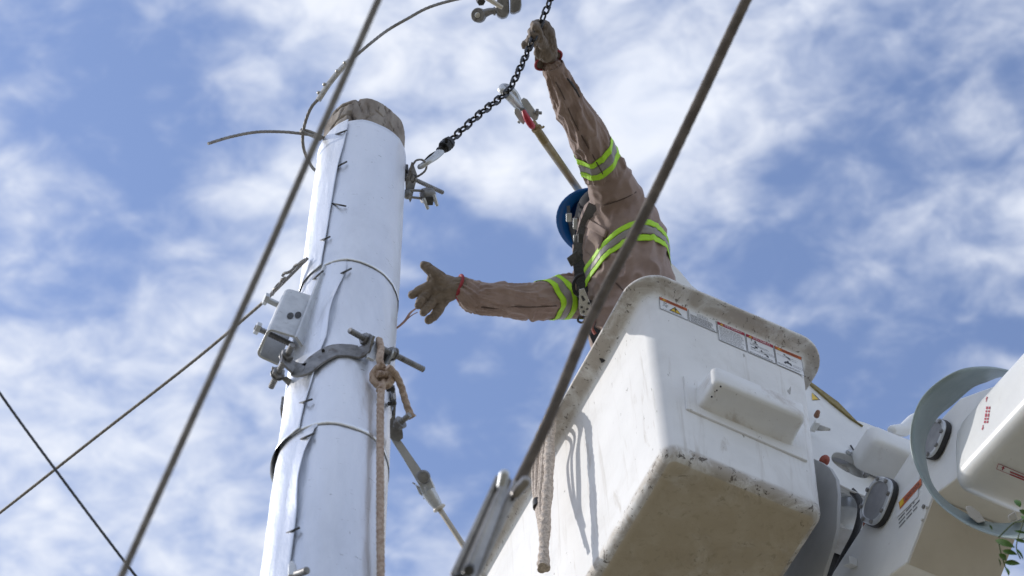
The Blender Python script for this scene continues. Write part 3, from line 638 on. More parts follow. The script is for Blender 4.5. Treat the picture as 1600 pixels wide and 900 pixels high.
cw = thing('copper_wire_end', 'short bent copper wire end poking out from the pole near the hand', 'wire', pp(617, 512))
mb = MB(); mb.tube(pxpath([(611, 517, 6.15), (620, 512.5, 6.16), (633, 501, 6.18), (641, 489, 6.2), (650, 482, 6.22)], 6), lambda t: .0026 + .0018 * math.sin(t * 3.1), 8, flat=(1, .5)); mb.tube(pxpath([(633, 502, 6.19), (643, 493, 6.2), (652, 488, 6.22)], 5), .0014, 6); mb.build('wire', M['copper'], cw)

# ------------------------------------------------------------------ long overhead cables
def cable(name, label, pts, r, mt, lob=7, parent=None, n=40, ext=(4, 4)):
    t = thing(name, label, 'cable', P(*pts[len(pts) // 2])); mb = MB(); path = resample(pxpath(pts, n), r * 1.2)
    a_, b_ = (path[0] - path[3]).normalized(), (path[-1] - path[-4]).normalized()      # the cable runs on well beyond the picture
    path = [path[0] + a_ * (ext[0] * i / 160) for i in range(160, 0, -1) if ext[0]] + path + [path[-1] + b_ * (ext[1] * i / 160) for i in range(1, 161) if ext[1]]
    mb.tube(path, r, 28, lobes=lob, depth=.26, pitch=r * 15); mb.build('conductor', mt, t, ang=80); return t
cable('overhead_cable', 'out-of-focus grey cable crossing diagonally in front of the pole', [(660, -160, 3.55), (591, 0, 3.5), (492, 225, 3.42), (400, 435, 3.36), (298, 660, 3.3), (190, 900, 3.24), (100, 1100, 3.2)], .0056, M['cable_pale'])
rc = cable('overhead_cable', 'thick brown twisted cable crossing diagonally in front of the worker and bucket', [(1250, -170, 4.2), (1166, 0, 4.15), (1086, 170, 4.1), (1004, 340, 4.04), (922, 500, 3.98), (862, 645, 3.9), (826, 722, 3.86), (808, 758, 3.84)], .0100, M['cable'], 6, ext=(5, 0))
cable('overhead_cable', 'thin dark blue-grey cable crossing the lower left corner', [(-80, 488, 5.1), (-6, 606, 5.1), (100, 752, 5.1), (212, 900, 5.1), (300, 1010, 5.1)], .0033, M['cable_dark'], 3, n=30)
gw = cable('guy_wire', 'twisted guy wire running from the left edge up to the channel bracket', [(-90, 868, 7.0), (0, 801, 6.85), (150, 683, 6.65), (300, 566, 6.45), (400, 482, 6.3), (432, 452, 6.25), (482, 402, 6.3)], .0048, M['strand'], 4, n=34, ext=(5, 0))
mb = MB()
for (a, b, o) in (((415, 466, 6.28), (478, 404, 6.28), 0), ((424, 460, 6.24), (446, 432, 6.24), 1), ((440, 432, 6.24), (474, 408, 6.25), 2)):
    q = [(a[0] + (b[0] - a[0]) * i / 24 + 1.5 * math.sin(i * .5 + o), a[1] + (b[1] - a[1]) * i / 24 + 1.5 * math.cos(i * .5 + o), a[2] - .005 * math.cos(i * .5 + o)) for i in range(25)]
    mb.tube(pxpath(q, 2), .0042, 8)
mb.build('preformed_grip', M['strand'], gw)

# ------------------------------------------------------------------ dead-end clamp in the foreground
cl = thing('dead_end_clamp', 'blurred shiny metal dead-end clamp gripping the thick brown cable end', 'cable clamp', P(770, 820, 3.7))
DC = 3.78
a0 = P(788, 748, DC); a1 = P(722, 905, DC - .12); axc = (a1 - a0); sidev = RT * .86 + UP * .5
sidev = (sidev - axc.normalized() * sidev.dot(axc.normalized())).normalized(); nv = axc.normalized().cross(sidev)
if nv.dot(FW) > 0: nv = -nv
mb = MB(); secs = []
pr = [(-.034, .002), (-.033, .020), (-.024, .027), (-.014, .022), (-.009, .010), (.0, .004), (.006, .012), (.011, .026), (.020, .031), (.029, .026), (.033, .010), (.034, -.012), (.02, -.022), (-.02, -.022), (-.034, -.012)]
for i in range(12):
    t = i / 11; sc = .40 + .16 * t
    c = a0 + axc * t
    secs.append([c + sidev * (u * sc) + nv * (v * sc) for u, v in pr])
mb.loft(secs); mb.build('clamp_body', M['dullsteel'], cl, bevel=.002, ang=50)
mb = MB(); mb.capsule(P(788, 741, DC - .02), P(783, 760, DC - .02), .0085, .007); mb.build('knob', M['zinc_hw'], cl)
mb = MB(); mb.capsule(P(821, 753, DC), P(806, 772, DC), .0100, .0085); mb.build('knob', M['dullsteel'], cl)
mb = MB(); mb.hexnut(P(733, 888, DC - .14), -FW, .010, .03); mb.build('bolt', M['iron_dark'], cl, ang=30)
mb = MB(); mb.hexnut(P(716, 905, DC - .13), -FW, .012, .02); mb.build('bolt', M['iron_dark'], cl, ang=30)
mb = MB(); mb.prism([P(817, 757, DC + .02), P(803, 750, DC + .02), P(730, 905, DC - .10), P(748, 905, DC - .10)], FW * .012); mb.build('keeper_plate', M['dullsteel'], cl, bevel=.003)

# ------------------------------------------------------------------ the bucket
bk = thing('lift_bucket', 'white fibreglass worker bucket with warning stickers and scuffed dirty lip', 'lift bucket', BC); bk['frame'] = 1
bk.rotation_euler = BR.to_euler()
WB, DB = .542, 1.36
def outline(z, inset, r, n=9):
    tx = .0341 * z / .94; ty = .0247 * z / .94
    x0, x1, y0, y1 = -tx + inset, WB + tx - inset, -ty + inset, DB + ty - inset; r = max(r - inset, .012); pts = []
    for (cx, cy, s) in ((x1 - r, y1 - r, 0), (x0 + r, y1 - r, 90), (x0 + r, y0 + r, 180), (x1 - r, y0 + r, 270)):
        for k in range(n + 1): a = R(s + 90 * k / n); pts.append(V((cx + r * math.cos(a), cy + r * math.sin(a), z)))
    # straight sides need points too, for relief
    out = []
    m = len(pts)
    for i in range(m):
        a, b = pts[i], pts[(i + 1) % m]; out.append(a)
        if (b - a).length > .15:
            for k in range(1, 10): out.append(a.lerp(b, k / 10))
    return out
lev = []
fr = .046
for k in range(7): a = R(15 * k); lev.append((fr * (1 - math.cos(a)), fr * (1 - math.sin(a)), .05))
for z in (.08, .14, .22, .32, .42, .52, .62, .72, .82, .90, .935): lev.append((z, 0, .05))
EL = .056
lev[-1] = (.922, -.001, .05)
lev += [(.934, -.006, .05), (.943, -.015, .05), (.949, -.028, .052), (.953, -.044, .055), (.953, -EL, .055), (.955, -EL - .004, .055), (.966, -EL - .005, .055), (.970, -EL - .001, .055), (.971, -EL + .006, .055), (.971, -.004, .05), (.964, .006, .05), (.90, .010, .05), (.10, .012, .05), (.08, .03, .06)]
mb = MB(); rings = [outline(*l_) for l_ in lev]
for ri, rg in enumerate(rings):
    for p in rg:
        if .05 < p.z < .93 and ri < 22:
            q = V((p.x * 5, p.y * 5, p.z * 2)); p += V((noise.noise(q), noise.noise(q + V((9, 0, 0))), 0)) * .0012
        if ri < 7: p.z += .0016 * noise.noise(V((p.x * 14, p.y * 14, 2)))
        if 18 <= ri <= 27: p.z += .0022 * noise.noise(V((p.x * 6, p.y * 6, 7))); p += V((noise.noise(V((p.x * 9, p.y * 9, 1))), noise.noise(V((p.x * 9, p.y * 9, 5))), 0)) * .0016
mb.loft(rings); mb.build('tub', M['frp'], bk, ang=60)
def fy(z, off=0.0): return -.0247 * z / .94 - off
# moulded pad and step on the front face
pa, pb = PL(1066, 640, 1, -.004), PL(1255, 722, 1, -.004); pt = PL(1066, 560, 1, -.015)
mb = MB(); mb.prism([V((.075, fy(.27) + .006, .275)), V((.50, fy(.27) + .006, .262)), V((.505, fy(.47) + .006, .46)), V((.075, fy(.47) + .006, .47))], V((0, -.014, 0))); mb.build('step_pad', M['frp'], bk, bevel=.004)
f1, f2 = PL(1122, 598, 1, -.12), PL(1259, 651, 1, -.12)
mb = MB(); x0, x1 = f1.x - .006, f2.x + .004; z0 = (f1.z + f2.z) / 2
secs = []
def rrect(x0, x1, z0, z1, y, r, n=5):
    o = []
    for (cx, cz, s) in ((x1 - r, z1 - r, 0), (x0 + r, z1 - r, 90), (x0 + r, z0 + r, 180), (x1 - r, z0 + r, 270)):
        for k in range(n + 1): a = R(s + 90 * k / n); o.append(V((cx + r * math.cos(a), y, cz + r * math.sin(a))))
    return o
for (ins, y) in ((-.012, -.005), (-.006, -.012), (0, -.022), (.004, -.06), (.006, -.104), (.010, -.114), (.020, -.120)): secs.append(rrect(x0 - .008 + ins, x1 + .008 - ins, z0 - .006 + ins, z0 + .112 - ins * 1.2, y, .022))
mb.loft(secs); mb.build('step', M['frp_step'], bk, ang=50)
mb = MB()
for (x, y, r_) in ((1126, 604, .0035), (1120, 610, .003), (1112, 620, .0035), (1117, 612, .002)): mb.ball(PL(x, y, 1, -.119), r_, 8)
mb.build('drain_hole', M['rubber'], bk)
# liner rim showing above the lip behind the worker
l0 = PL(1046, 418, 1, .03)
mb = MB(); a, b, c, d = PL(1030, 395, 1, .06), PL(1086, 447, 1, .06), PL(1110, 470, 1, .06), PL(1035, 470, 1, .06)
mb.prism([PL(1020, 392, 1, .06), PL(1044, 405, 1, .06), PL(1064, 424, 1, .06), PL(1082, 446, 1, .06), PL(1104, 462, 1, .06), PL(1150, 500, 1, .06), PL(1040, 480, 1, .06)], V((0, .02, 0))); mb.build('liner', M['frp'], bk, bevel=.006)

# decals on the front face
def flat(pts, mb, off): mb.add([V((x, fy(z, off), z)) for x, z in pts], [list(range(len(pts)))])
def quad(mb, x0, x1, z0, z1, off): flat([(x0, z0), (x1, z0), (x1, z1), (x0, z1)], mb, off)
def lettering(txt, x, z, h, off, mt, parent, width=None):
    cu = bpy.data.curves.new('txt', 'FONT'); cu.body = txt; cu.size = h; o = bpy.data.objects.new('txt', cu); COL.objects.link(o)
    me = bpy.data.meshes.new_from_object(o.evaluated_get(bpy.context.evaluated_depsgraph_get())); bpy.data.objects.remove(o)
    xs = [v.co.x for v in me.vertices]; s_ = width / (max(xs) - min(xs)) if width else 1
    for v in me.vertices: px, pz = x + v.co.x * s_, z + v.co.y; v.co = V((px, fy(pz, off), pz))
    return link('lettering', me, mt, parent)
X0, DX = .010, .1085; ZT = .929
def decal(i, h, head, word, label):
    x0 = X0 + DX * i; x1 = x0 + DX - .004; o = .0022
    mb = MB(); quad(mb, x0, x1, ZT - h, ZT, o); d_ = mb.build('decal', M['paper'], bk, label=label)
    mb = MB(); w = .0012
    for q in ((x0, x1, ZT - w, ZT), (x0, x1, ZT - h, ZT - h + w), (x0, x0 + w, ZT - h, ZT), (x1 - w, x1, ZT - h, ZT)): quad(mb, *q, o + .0006)
    mb.build('border', M['ink'], d_)
    if head:
        mb = MB(); quad(mb, x0 + w, x1 - w, ZT - .021, ZT - w, o + .0009); mb.build('header', head, d_)
        mt = M['ink'] if head is M['orange'] else M['paper']
        lettering(word, x0 + .028, ZT - .0165, .0155, o + .0013, mt, d_, x1 - x0 - .042)
        mb = MB(); flat([(x0 + .010, ZT - .018), (x0 + .024, ZT - .018), (x0 + .017, ZT - .004)], mb, o + .0013); mb.build('warning_mark', M['yellow'], d_)
    return d_, x0, x1, o
def lines(mb, x0, x1, zs, off, th=.0016, seed=0):
    rnd = random.Random(seed)
    for z in zs:
        x = x0; end = x1 - rnd.random() * .016
        while x < end:
            w = min(.004 + rnd.random() * .011, end - x); quad(mb, x, x + w, z, z + th, off); x += w + .0022
def zr(a, b, n): return [a + (b - a) * i / max(n - 1, 1) for i in range(n)]
def book(mb, x, z, off, s=1.0):
    t = .0011
    for (a, b, c, d) in ((0, .034, .0, t), (0, t, 0, .012), (.034, .034 + t, 0, .012), (.017, .017 + t, .002, .015), (.003, .015, .012, .012 + t), (.020, .032, .012, .012 + t), (.004, .014, .005, .005 + t), (.021, .030, .005, .005 + t)): quad(mb, x + a * s, x + b * s, z + c * s, z + d * s, off)
d_, a, b, o = decal(0, .080, M['orange'], 'ADVERTENCIA', 'orange-headed warning sticker with yellow triangle')
mb = MB(); flat([(a + .034, ZT - .066), (a + .082, ZT - .066), (a + .058, ZT - .028)], mb, o + .0009); t_ = mb.build('triangle_edge', M['ink'], d_)
mb = MB(); flat([(a + .040, ZT - .063), (a + .076, ZT - .063), (a + .058, ZT - .034)], mb, o + .0013); mb.build('triangle', M['yellow'], d_)
mb = MB(); flat([(a + .056, ZT - .055), (a + .060, ZT - .055), (a + .063, ZT - .041), (a + .058, ZT - .038), (a + .054, ZT - .043)], mb, o + .0017); flat([(a + .056, ZT - .061), (a + .061, ZT - .061), (a + .060, ZT - .057), (a + .057, ZT - .057)], mb, o + .0017); mb.build('exclamation_mark', M['ink'], d_)
mb = MB(); rn = random.Random(3)
for k in range(16): xx, zz1 = a + .010 + rn.random() * .018, ZT - .030 - rn.random() * .028; quad(mb, xx, xx + .004, zz1, zz1 + .003, o + .0009)
lines(mb, a + .010, b - .012, [ZT - .073], o + .0009, .0014, 4); mb.build('pictogram', M['inkgrey'], d_)
d_, a, b, o = decal(1, .080, None, '', 'white sticker with open book and grey text')
mb = MB(); book(mb, a + .034, ZT - .024, o + .0009, 1.1); lines(mb, a + .006, b - .006, zr(ZT - .034, ZT - .074, 8), o + .0009, .0022, 5); mb.build('pictogram', M['inkgrey'], d_)
d_, a, b, o = decal(2, .122, M['dred'], 'PELIGRO', 'red-headed danger sticker full of text lines')
mb = MB(); lines(mb, a + .006, b - .005, zr(ZT - .034, ZT - .114, 10), o + .0009, .0022, 6); mb.build('text_lines', M['inkgrey'], d_)
d_, a, b, o = decal(3, .122, M['dred'], 'PELIGRO', 'red-headed danger sticker with pictograms')
mb = MB(); lines(mb, a + .012, b - .02, [ZT - .056, ZT - .062, ZT - .092], o + .0009, .0018, 7); lines(mb, a + .006, b - .005, [ZT - .112, ZT - .117], o + .0009, .0018, 8); book(mb, a + .066, ZT - .086, o + .0009)
mb.build('text_lines', M['inkgrey'], d_)
mb = MB()
for (x, z, w, h) in ((.030, .034, .008, .014), (.022, .046, .022, .004), (.018, .030, .003, .016), (.012, .078, .020, .005), (.028, .068, .012, .012), (.052, .078, .004, .018), (.060, .090, .016, .005), (.070, .098, .010, .010), (.046, .080, .018, .003)): flat([(a + x, ZT - z - h * .3), (a + x + w, ZT - z - h * .5), (a + x + w * .9, ZT - z + h * .5), (a + x + w * .2, ZT - z + h * .4)], mb, o + .0009)
mb.build('pictogram', M['ink'], d_)
d_, a, b, o = decal(4, .122, M['orange'], 'ADVERTENCIA', 'orange-headed warning sticker with truck pictogram')
mb = MB(); lines(mb, a + .006, b - .05, [ZT - .050], o + .0009, .0016, 9); lines(mb, a + .05, b - .01, [ZT - .046, ZT - .058], o + .0009, .0016, 10); lines(mb, a + .006, b - .005, [ZT - .106, ZT - .112], o + .0009, .0018, 11); book(mb, a + .066, ZT - .092, o + .0009)
mb.build('text_lines', M['inkgrey'], d_)
mb = MB()
for (x, z, w, h) in ((.032, .036, .008, .008), (.038, .044, .014, .005), (.046, .050, .012, .006), (.030, .082, .030, .010), (.040, .074, .010, .010), (.030, .088, .008, .008), (.052, .088, .008, .008)): flat([(a + x, ZT - z - h * .3), (a + x + w, ZT - z - h * .5), (a + x + w * .9, ZT - z + h * .5), (a + x + w * .2, ZT - z + h * .4)], mb, o + .0009)
mb.build('pictogram', M['ink'], d_)

# ------------------------------------------------------------------ the boom and its tip
bm_ = thing('aerial_lift_boom', 'white lift boom with elbow box, bent grey guard strip and round covers behind the bucket', 'lift boom', BC + BR @ V((.9, -.2, -.2))); bm_['frame'] = 1
bm_.rotation_euler = BR.to_euler(); bm_.location = BC
bx = V((1, 0, 0))
# elbow box
LX = .78
f = [(1302, 893), (1424, 704), (1500, 622), (1560, 600), (1560, 700), (1456, 776), (1416, 880), (1385, 903), (1350, 960), (1270, 960)]
mb = MB(); mb.prism([PL(x, y, 0, LX) for x, y in f], bx * .30); mb.build('elbow_box', M['white'], bm_, bevel=.006)
w_ = PL(1416, 880, 0, LX); u_ = PL(1456, 776, 0, LX)
mb = MB(); nrm = (w_ - u_).cross(bx).normalized()
if nrm.z > 0: nrm = -nrm
mb.prism([u_ + bx * .004 + nrm * .002, w_ + bx * .004 + nrm * .002, w_ + bx * .296 + nrm * .002, u_ + bx * .296 + nrm * .002], nrm * .006); mb.build('underside_panel', M['cream'], bm_, bevel=.002)
mb = MB(); mb.lathe([(.006, 0), (.005, .004)], PL(1455, 790, 0, LX + .06), nrm, 12)
for (x, y) in ((1448, 793), (1441, 812)): mb.lathe([(.005, 0), (.004, .003)], PL(x, y, 0, LX - .001) , -bx, 10)
mb.build('screw', M['white_dirty'], bm_)
def cover(px, rx, ry, rot, lx, name, thick=.022):
    c = PL(*px, 0, lx); n = -bx; co_, si = math.cos(R(rot)), math.sin(R(rot)); e1 = V((0, co_, si)); e2 = V((0, -si, co_))
    def ringp(s, h):
        o = []
        for k in range(36):
            a = 2 * math.pi * k / 36; ca, sa = math.cos(a), math.sin(a); q = 1 / ((abs(ca) ** 3 + abs(sa) ** 3) ** (1 / 3))
            o.append(c + e1 * (rx * s * q * ca) + e2 * (ry * s * q * sa) + n * h)
        return o
    mb = MB(); mb.loft([ringp(1.02, 0), ringp(1.05, thick * .3), ringp(1.0, thick * .8)]); o = mb.build(name, M['rubber'], bm_, ang=50)
    mb = MB(); mb.loft([ringp(1.0, thick * .5), ringp(1.0, thick), ringp(.96, thick * 1.12), ringp(.80, thick * 1.12), ringp(.78, thick * .9)]); mb.build('rim', M['zinc_hw'], o, ang=40)
    mb = MB(); mb.loft([ringp(.80, thick * .88), ringp(.79, thick * .96)]); mb.build('plate', M['plate'], o)
    mb = MB()
    for k in range(8):
        a = 2 * math.pi * (k + .4) / 8; ca, sa = math.cos(a), math.sin(a); q = .89 / ((abs(ca) ** 3 + abs(sa) ** 3) ** (1 / 3))
        mb.hexnut(c + e1 * (rx * q * ca) + e2 * (ry * q * sa) + n * thick * 1.1, n, .0075, .008)
    mb.build('bolts', M['iron'], o, ang=30)['kind'] = 'stuff'
cover((1378, 786), .098, .078, 62, LX - .002, 'access_cover')
cover((1466, 688), .070, .062, 62, LX - .002, 'access_cover')
# decal on elbow box
def plane_quad(mb, pxs, lx): mb.add([PL(x, y, 0, lx) for x, y in pxs], [[0, 1, 2, 3]])
mb = MB(); plane_quad(mb, [(1404, 774), (1438, 736), (1434, 776), (1400, 810)], LX - .002); dd = mb.build('decal', M['paper'], bm_, label='orange and white warning sticker')
mb = MB(); plane_quad(mb, [(1404, 785), (1439, 747), (1440, 757), (1406, 796)], LX - .0028); mb.build('header', M['orange'], dd)
mb = MB(); plane_quad(mb, [(1405, 784), (1411, 777), (1412, 786), (1406, 793)], LX - .0036); mb.build('warning_mark', M['yellow'], dd)
def elbow_text(txt, px0, px1, dy, lx, mt):
    cu = bpy.data.curves.new('txt', 'FONT'); cu.body = txt; o = bpy.data.objects.new('txt', cu); COL.objects.link(o)
    me = bpy.data.meshes.new_from_object(o.evaluated_get(bpy.context.evaluated_depsgraph_get())); bpy.data.objects.remove(o)
    xs = [v.co.x for v in me.vertices]; a, b = min(xs), max(xs); ys = max(v.co.y for v in me.vertices)
    for v in me.vertices:
        t = (v.co.x - a) / (b - a); h = v.co.y / ys; v.co = PL(px0[0] + (px1[0] - px0[0]) * t + dy[0] * h, px0[1] + (px1[1] - px0[1]) * t + dy[1] * h, 0, lx)
    return me
link('lettering', elbow_text('ADVERTENCIA', (1414, 784), (1437, 758), (-1, -6), LX - .0036, M['ink']), M['ink'], dd)
mb = MB()
for k in range(5): 
    for (s, e) in ((0, .3), (.36, .62), (.68, 1 - .12 * (k % 3))):
        x0_, y0_, x1_, y1_ = 1403 + .4 * k, 800 + 6 * k - 1 , 1436 + .2 * k, 762 + 6 * k
        plane_quad(mb, [(x0_ + (x1_ - x0_) * s, y0_ + (y1_ - y0_) * s), (x0_ + (x1_ - x0_) * e, y0_ + (y1_ - y0_) * e), (x0_ + (x1_ - x0_) * e, y0_ + (y1_ - y0_) * e + 2.2), (x0_ + (x1_ - x0_) * s, y0_ + (y1_ - y0_) * s + 2.2)], LX - .0012)
mb.build('text_lines', M['inkgrey'], dd)
# main boom tube: rounded square tube running from the elbow towards the truck (towards the camera, to the right)
LB = .64
q0, q1 = PL(1500, 748, 0, LB), PL(1600, 640, 0, LB); axb = (q1 - q0).normalized(); upb = bx.cross(axb); upb = upb if upb.z > 0 else -upb
HT, WD = .24, .27
def bsec(c, s, r=.045, n=6):
    o = []
    for (cx, cy, st_) in ((WD - r, HT - r, 0), (r, HT - r, 90), (r, r, 180), (WD - r, r, 270)):
        for k in range(n + 1):
            a = R(st_ + 90 * k / n); x, y = cx + r * math.cos(a), cy + r * math.sin(a)
            x = WD / 2 + (x - WD / 2) * s; y = HT / 2 + (y - HT / 2) * s; o.append(c + bx * x + upb * y)
    return o
secs = []
for (t, s) in ((-.085, .30), (-.080, .52), (-.066, .72), (-.045, .86), (-.02, .95), (.01, .99), (.05, 1), (.4, 1), (1.2, 1), (3.6, 1)): secs.append(bsec(q0 + axb * t, s))
mb = MB(); mb.loft(secs); mb.build('boom_tube', M['white'], bm_, ang=50)
# red markings on the tube
def arrow(mb, c, e1, e2, s, off):
    pts = [(-.5, -.12), (.1, -.12), (.1, -.4), (.6, 0), (.1, .4), (.1, .12), (-.5, .12)]; mb.add([c + e1 * (a * s) + e2 * (b * s) + off for a, b in pts], [list(range(7))])
mb = MB(); of = -bx * .0015
c1, c2 = PL(1542, 624, 0, LB), PL(1536, 668, 0, LB); e1 = (c1 - c2).normalized(); e2 = bx.cross(e1)
arrow(mb, c1, e1, e2, .016, of); arrow(mb, c2, -e1, e2, .016, of); o_ = mb.build('arrow_decal', M['dred'], bm_)
mb = MB()
for (u, w) in ((0, .14), (.19, .12), (.36, .2), (.62, .12), (.8, .16)):
    for k_ in (0, 1): plane_quad(mb, [(1537 + 4 * u + 4 * k_, 661 - 27 * u), (1537 + 4 * (u + w) + 4 * k_, 661 - 27 * (u + w)), (1539.4 + 4 * (u + w) + 4 * k_, 661 - 27 * (u + w)), (1539.4 + 4 * u + 4 * k_, 661 - 27 * u)], LB - .0015)
mb.build('red_print', M['dred'], o_)
dn = -upb
def PB(x, y, off=.0015):       # point on the tube's underside plane
    d = P(x, y, 1.0) - ORG; n = BR @ upb; o = BC + BR @ q0; t = (o - ORG).dot(n) / d.dot(n); return BR.transposed() @ (ORG + d * t - BC) + dn * off
mb = MB(); mb.add([PB(1560, 724), PB(1612, 746), PB(1610, 754), PB(1557, 732)], [[0, 1, 2, 3]]); o_ = mb.build('arrow_decal', M['paper'], bm_)
mb = MB(); w0 = [PB(1560, 724, .002), PB(1612, 746, .002), PB(1610, 754, .002), PB(1557, 732, .002)]
for i in range(4): mb.tube([w0[i], w0[(i + 1) % 4]], .0006, 4)
arrow(mb, PB(1567, 731, .003), (PB(1569, 726) - PB(1565, 737)).normalized(), (PB(1575, 733) - PB(1565, 729)).normalized(), .014, V())
for k in range(2): mb.add([PB(1578, 735 + 4 * k, .003), PB(1612, 748.5 + 4 * k, .003), PB(1612, 751 + 4 * k, .003), PB(1578, 737 + 4 * k, .003)], [[0, 1, 2, 3]])
mb.build('border', M['dred'], o_)
# bent guard strip around the tube end
oc = [(1610, 588, 6.95), (1560, 576, 6.75), (1530, 574, 6.66), (1500, 579, 6.62), (1468, 596, 6.64), (1440, 624, 6.64), (1425, 664, 6.62), (1425, 704, 6.60), (1438, 741, 6.56), (1464, 783, 6.50), (1502, 813, 6.42), (1536, 830, 6.36), (1570, 839, 6.30), (1604, 841, 6.24), (1650, 832, 6.20)]
ic = [(1616, 600, 7.1), (1570, 590, 6.95), (1543, 600, 6.86), (1522, 610, 6.84), (1494, 636, 6.86), (1466, 660, 6.86), (1450, 692, 6.84), (1450, 722, 6.80), (1458, 757, 6.74), (1476, 779, 6.66), (1502, 797, 6.56), (1532, 810, 6.50), (1562, 815, 6.44), (1592, 808, 6.38), (1650, 770, 6.34)]
BI = BR.transposed()
def inb(p): return BI @ (p - BC)
po, pi_ = [inb(p) for p in pxpath(oc, 6)], [inb(p) for p in pxpath(ic, 6)]
mb = MB(); vs = []; fs = []; K = 6
for a, b in zip(po, pi_):
    for k in range(K + 1): vs.append(a.lerp(b, .84 * k / K))
for i in range(len(po) - 1):
    for k in range(K): q = i * (K + 1) + k; fs.append([q, q + 1, q + K + 2, q + K + 1])
mb.add(vs, fs); mb.build('guard_strip', M['hoop'], bm_, solid=.006, ang=60)
mb = MB(); mb.prism([inb(P(1508, 792, 6.42)), inb(P(1516, 790, 6.42)), inb(P(1530, 800, 6.42)), inb(P(1540, 815, 6.40)), inb(P(1528, 818, 6.40)), inb(P(1514, 806, 6.40))], inb(P(1508, 792, 6.5)) - inb(P(1508, 792, 6.42))); mb.prism([inb(P(1574, 806, 6.3)), inb(P(1586, 798, 6.3)), inb(P(1590, 812, 6.3)), inb(P(1578, 816, 6.3))], inb(P(1574, 806, 6.36)) - inb(P(1574, 806, 6.3))); mb.build('strip_bracket', M['white_dirty'], bm_, bevel=.004)
# slotted tip plate behind the bucket
def holed(outer, holes, ly, th, name, mt):
    def loc(x, y): p = PL(x, y, 1, ly); return (p.x, p.z)
    cu = bpy.data.curves.new(name, 'CURVE'); cu.dimensions = '2D'; cu.fill_mode = 'BOTH'; cu.extrude = th / 2; cu.bevel_depth = .002
    for poly in [outer] + holes:
        sp = cu.splines.new('POLY'); sp.points.add(len(poly) - 1); sp.use_cyclic_u = True
        for q, (x, y) in zip(sp.points, poly): a, b = loc(x, y); q.co = (a, b, 0, 1)
    o = bpy.data.objects.new('tmp', cu); COL.objects.link(o); me = bpy.data.meshes.new_from_object(o.evaluated_get(bpy.context.evaluated_depsgraph_get())); bpy.data.objects.remove(o)
    for v in me.vertices: v.co = V((v.co.x, ly + th / 2 - v.co.z, v.co.y))
    return link(name, me, mt, bm_, ang=30)
slot = []
for k in range(24):
    a = 2 * math.pi * k / 24; ca, sa = math.cos(a), math.sin(a); u, v = 34 * math.copysign(abs(ca) ** .8, ca), 12.5 * math.copysign(abs(sa) ** .8, sa); slot.append((1329 + u * .88 - v * .47, 727.5 + u * .47 + v * .88))
holed([(1235, 590), (1262, 598), (1268, 603), (1296, 628), (1328, 655), (1350, 661), (1425, 690), (1425, 790), (1385, 785), (1345, 772), (1307, 755), (1292, 760), (1292, 740), (1235, 740)], [slot, [(1274, 661), (1298, 670), (1298, 674), (1274, 674.5)]], .16, .02, 'tip_plate', M['white'])
mb = MB(); mb.prism([PL(x, y, 1, .27) for x, y in ((1225, 640), (1300, 670), (1400, 712), (1400, 778), (1340, 765), (1225, 745))], V((0, .02, 0))); mb.build('rear_plate', M['grey'], bm_)  # grey instead of white: shade inside the slot put into the colour
mb = MB(); mb.add([PL(x, y, 1, .158) for x, y in ((1268, 611), (1282, 625), (1269, 626))], [[0, 1, 2]]); mb.build('warning_mark', M['inkgrey'], bm_)
mb = MB(); mb.add([PL(x, y, 1, .156) for x, y in ((1268.5, 613.5), (1279, 624), (1269, 624.8))], [[0, 1, 2]]); mb.build('warning_mark', M['yellow'], bm_)
mb = MB(); mb.prism([PL(1345, 737, 1, .20), PL(1359, 741, 1, .20), PL(1360, 747, 1, .2), PL(1300, 728, 1, .2), PL(1290, 715, 1, .2)], V((0, .01, 0))); mb.build('slot_rib', M['white_dirty'], bm_)
# box cover on the plate
c0 = PL(1367, 688, 1, .03)
mb = MB(); secs = []
for (ins, y) in ((0, .15), (0, .05), (.004, .036), (.012, .026), (.024, .022)): secs.append(rrect(c0.x - .008 + ins, c0.x + .20 - ins, c0.z - .006 + ins, c0.z + .105 - ins, y, .022))
mb.loft(secs); mb.build('box_cover', M['white'], bm_, ang=45)
mb = MB(); mb.tube([PL(x, y, 1, .152) for x, y in ((1329, 696), (1337, 708), (1345, 722), (1360, 732), (1384, 740))], .003, 6); mb.build('seal', M['rubber'], bm_)
mb = MB(); mb.chain_caps([(PL(1394, 672, 1, .06), .018), (PL(1412, 672, 1, .08), .024), (PL(1428, 660, 1, .1), .030), (PL(1450, 648, 1, .14), .03)]); link('rounded_cap', remesh(mb, .006, 4), M['white'], bm_, ang=180)
mb = MB(); mb.lathe([(.010, 0), (.012, .006), (.008, .014)], PL(1325, 709, 1, .158), (0, -1, 0), 10); mb.build('bolt', M['zinc_hw'], bm_)
# strap along the plate's top edge
mb = MB(); s0, s1 = PL(1262, 594, 1, .15), PL(1349, 664, 1, .15); mb.prism([PL(1262, 593, 1, .15), PL(1269, 602, 1, .15), PL(1300, 629, 1, .15), PL(1330, 653, 1, .15), PL(1349, 665, 1, .15), PL(1340, 659, 1, .15), PL(1310, 628, 1, .15), PL(1272, 600, 1, .15)], V((0, .045, 0))); mb.build('webbing_strap', M['ochre'], bm_)
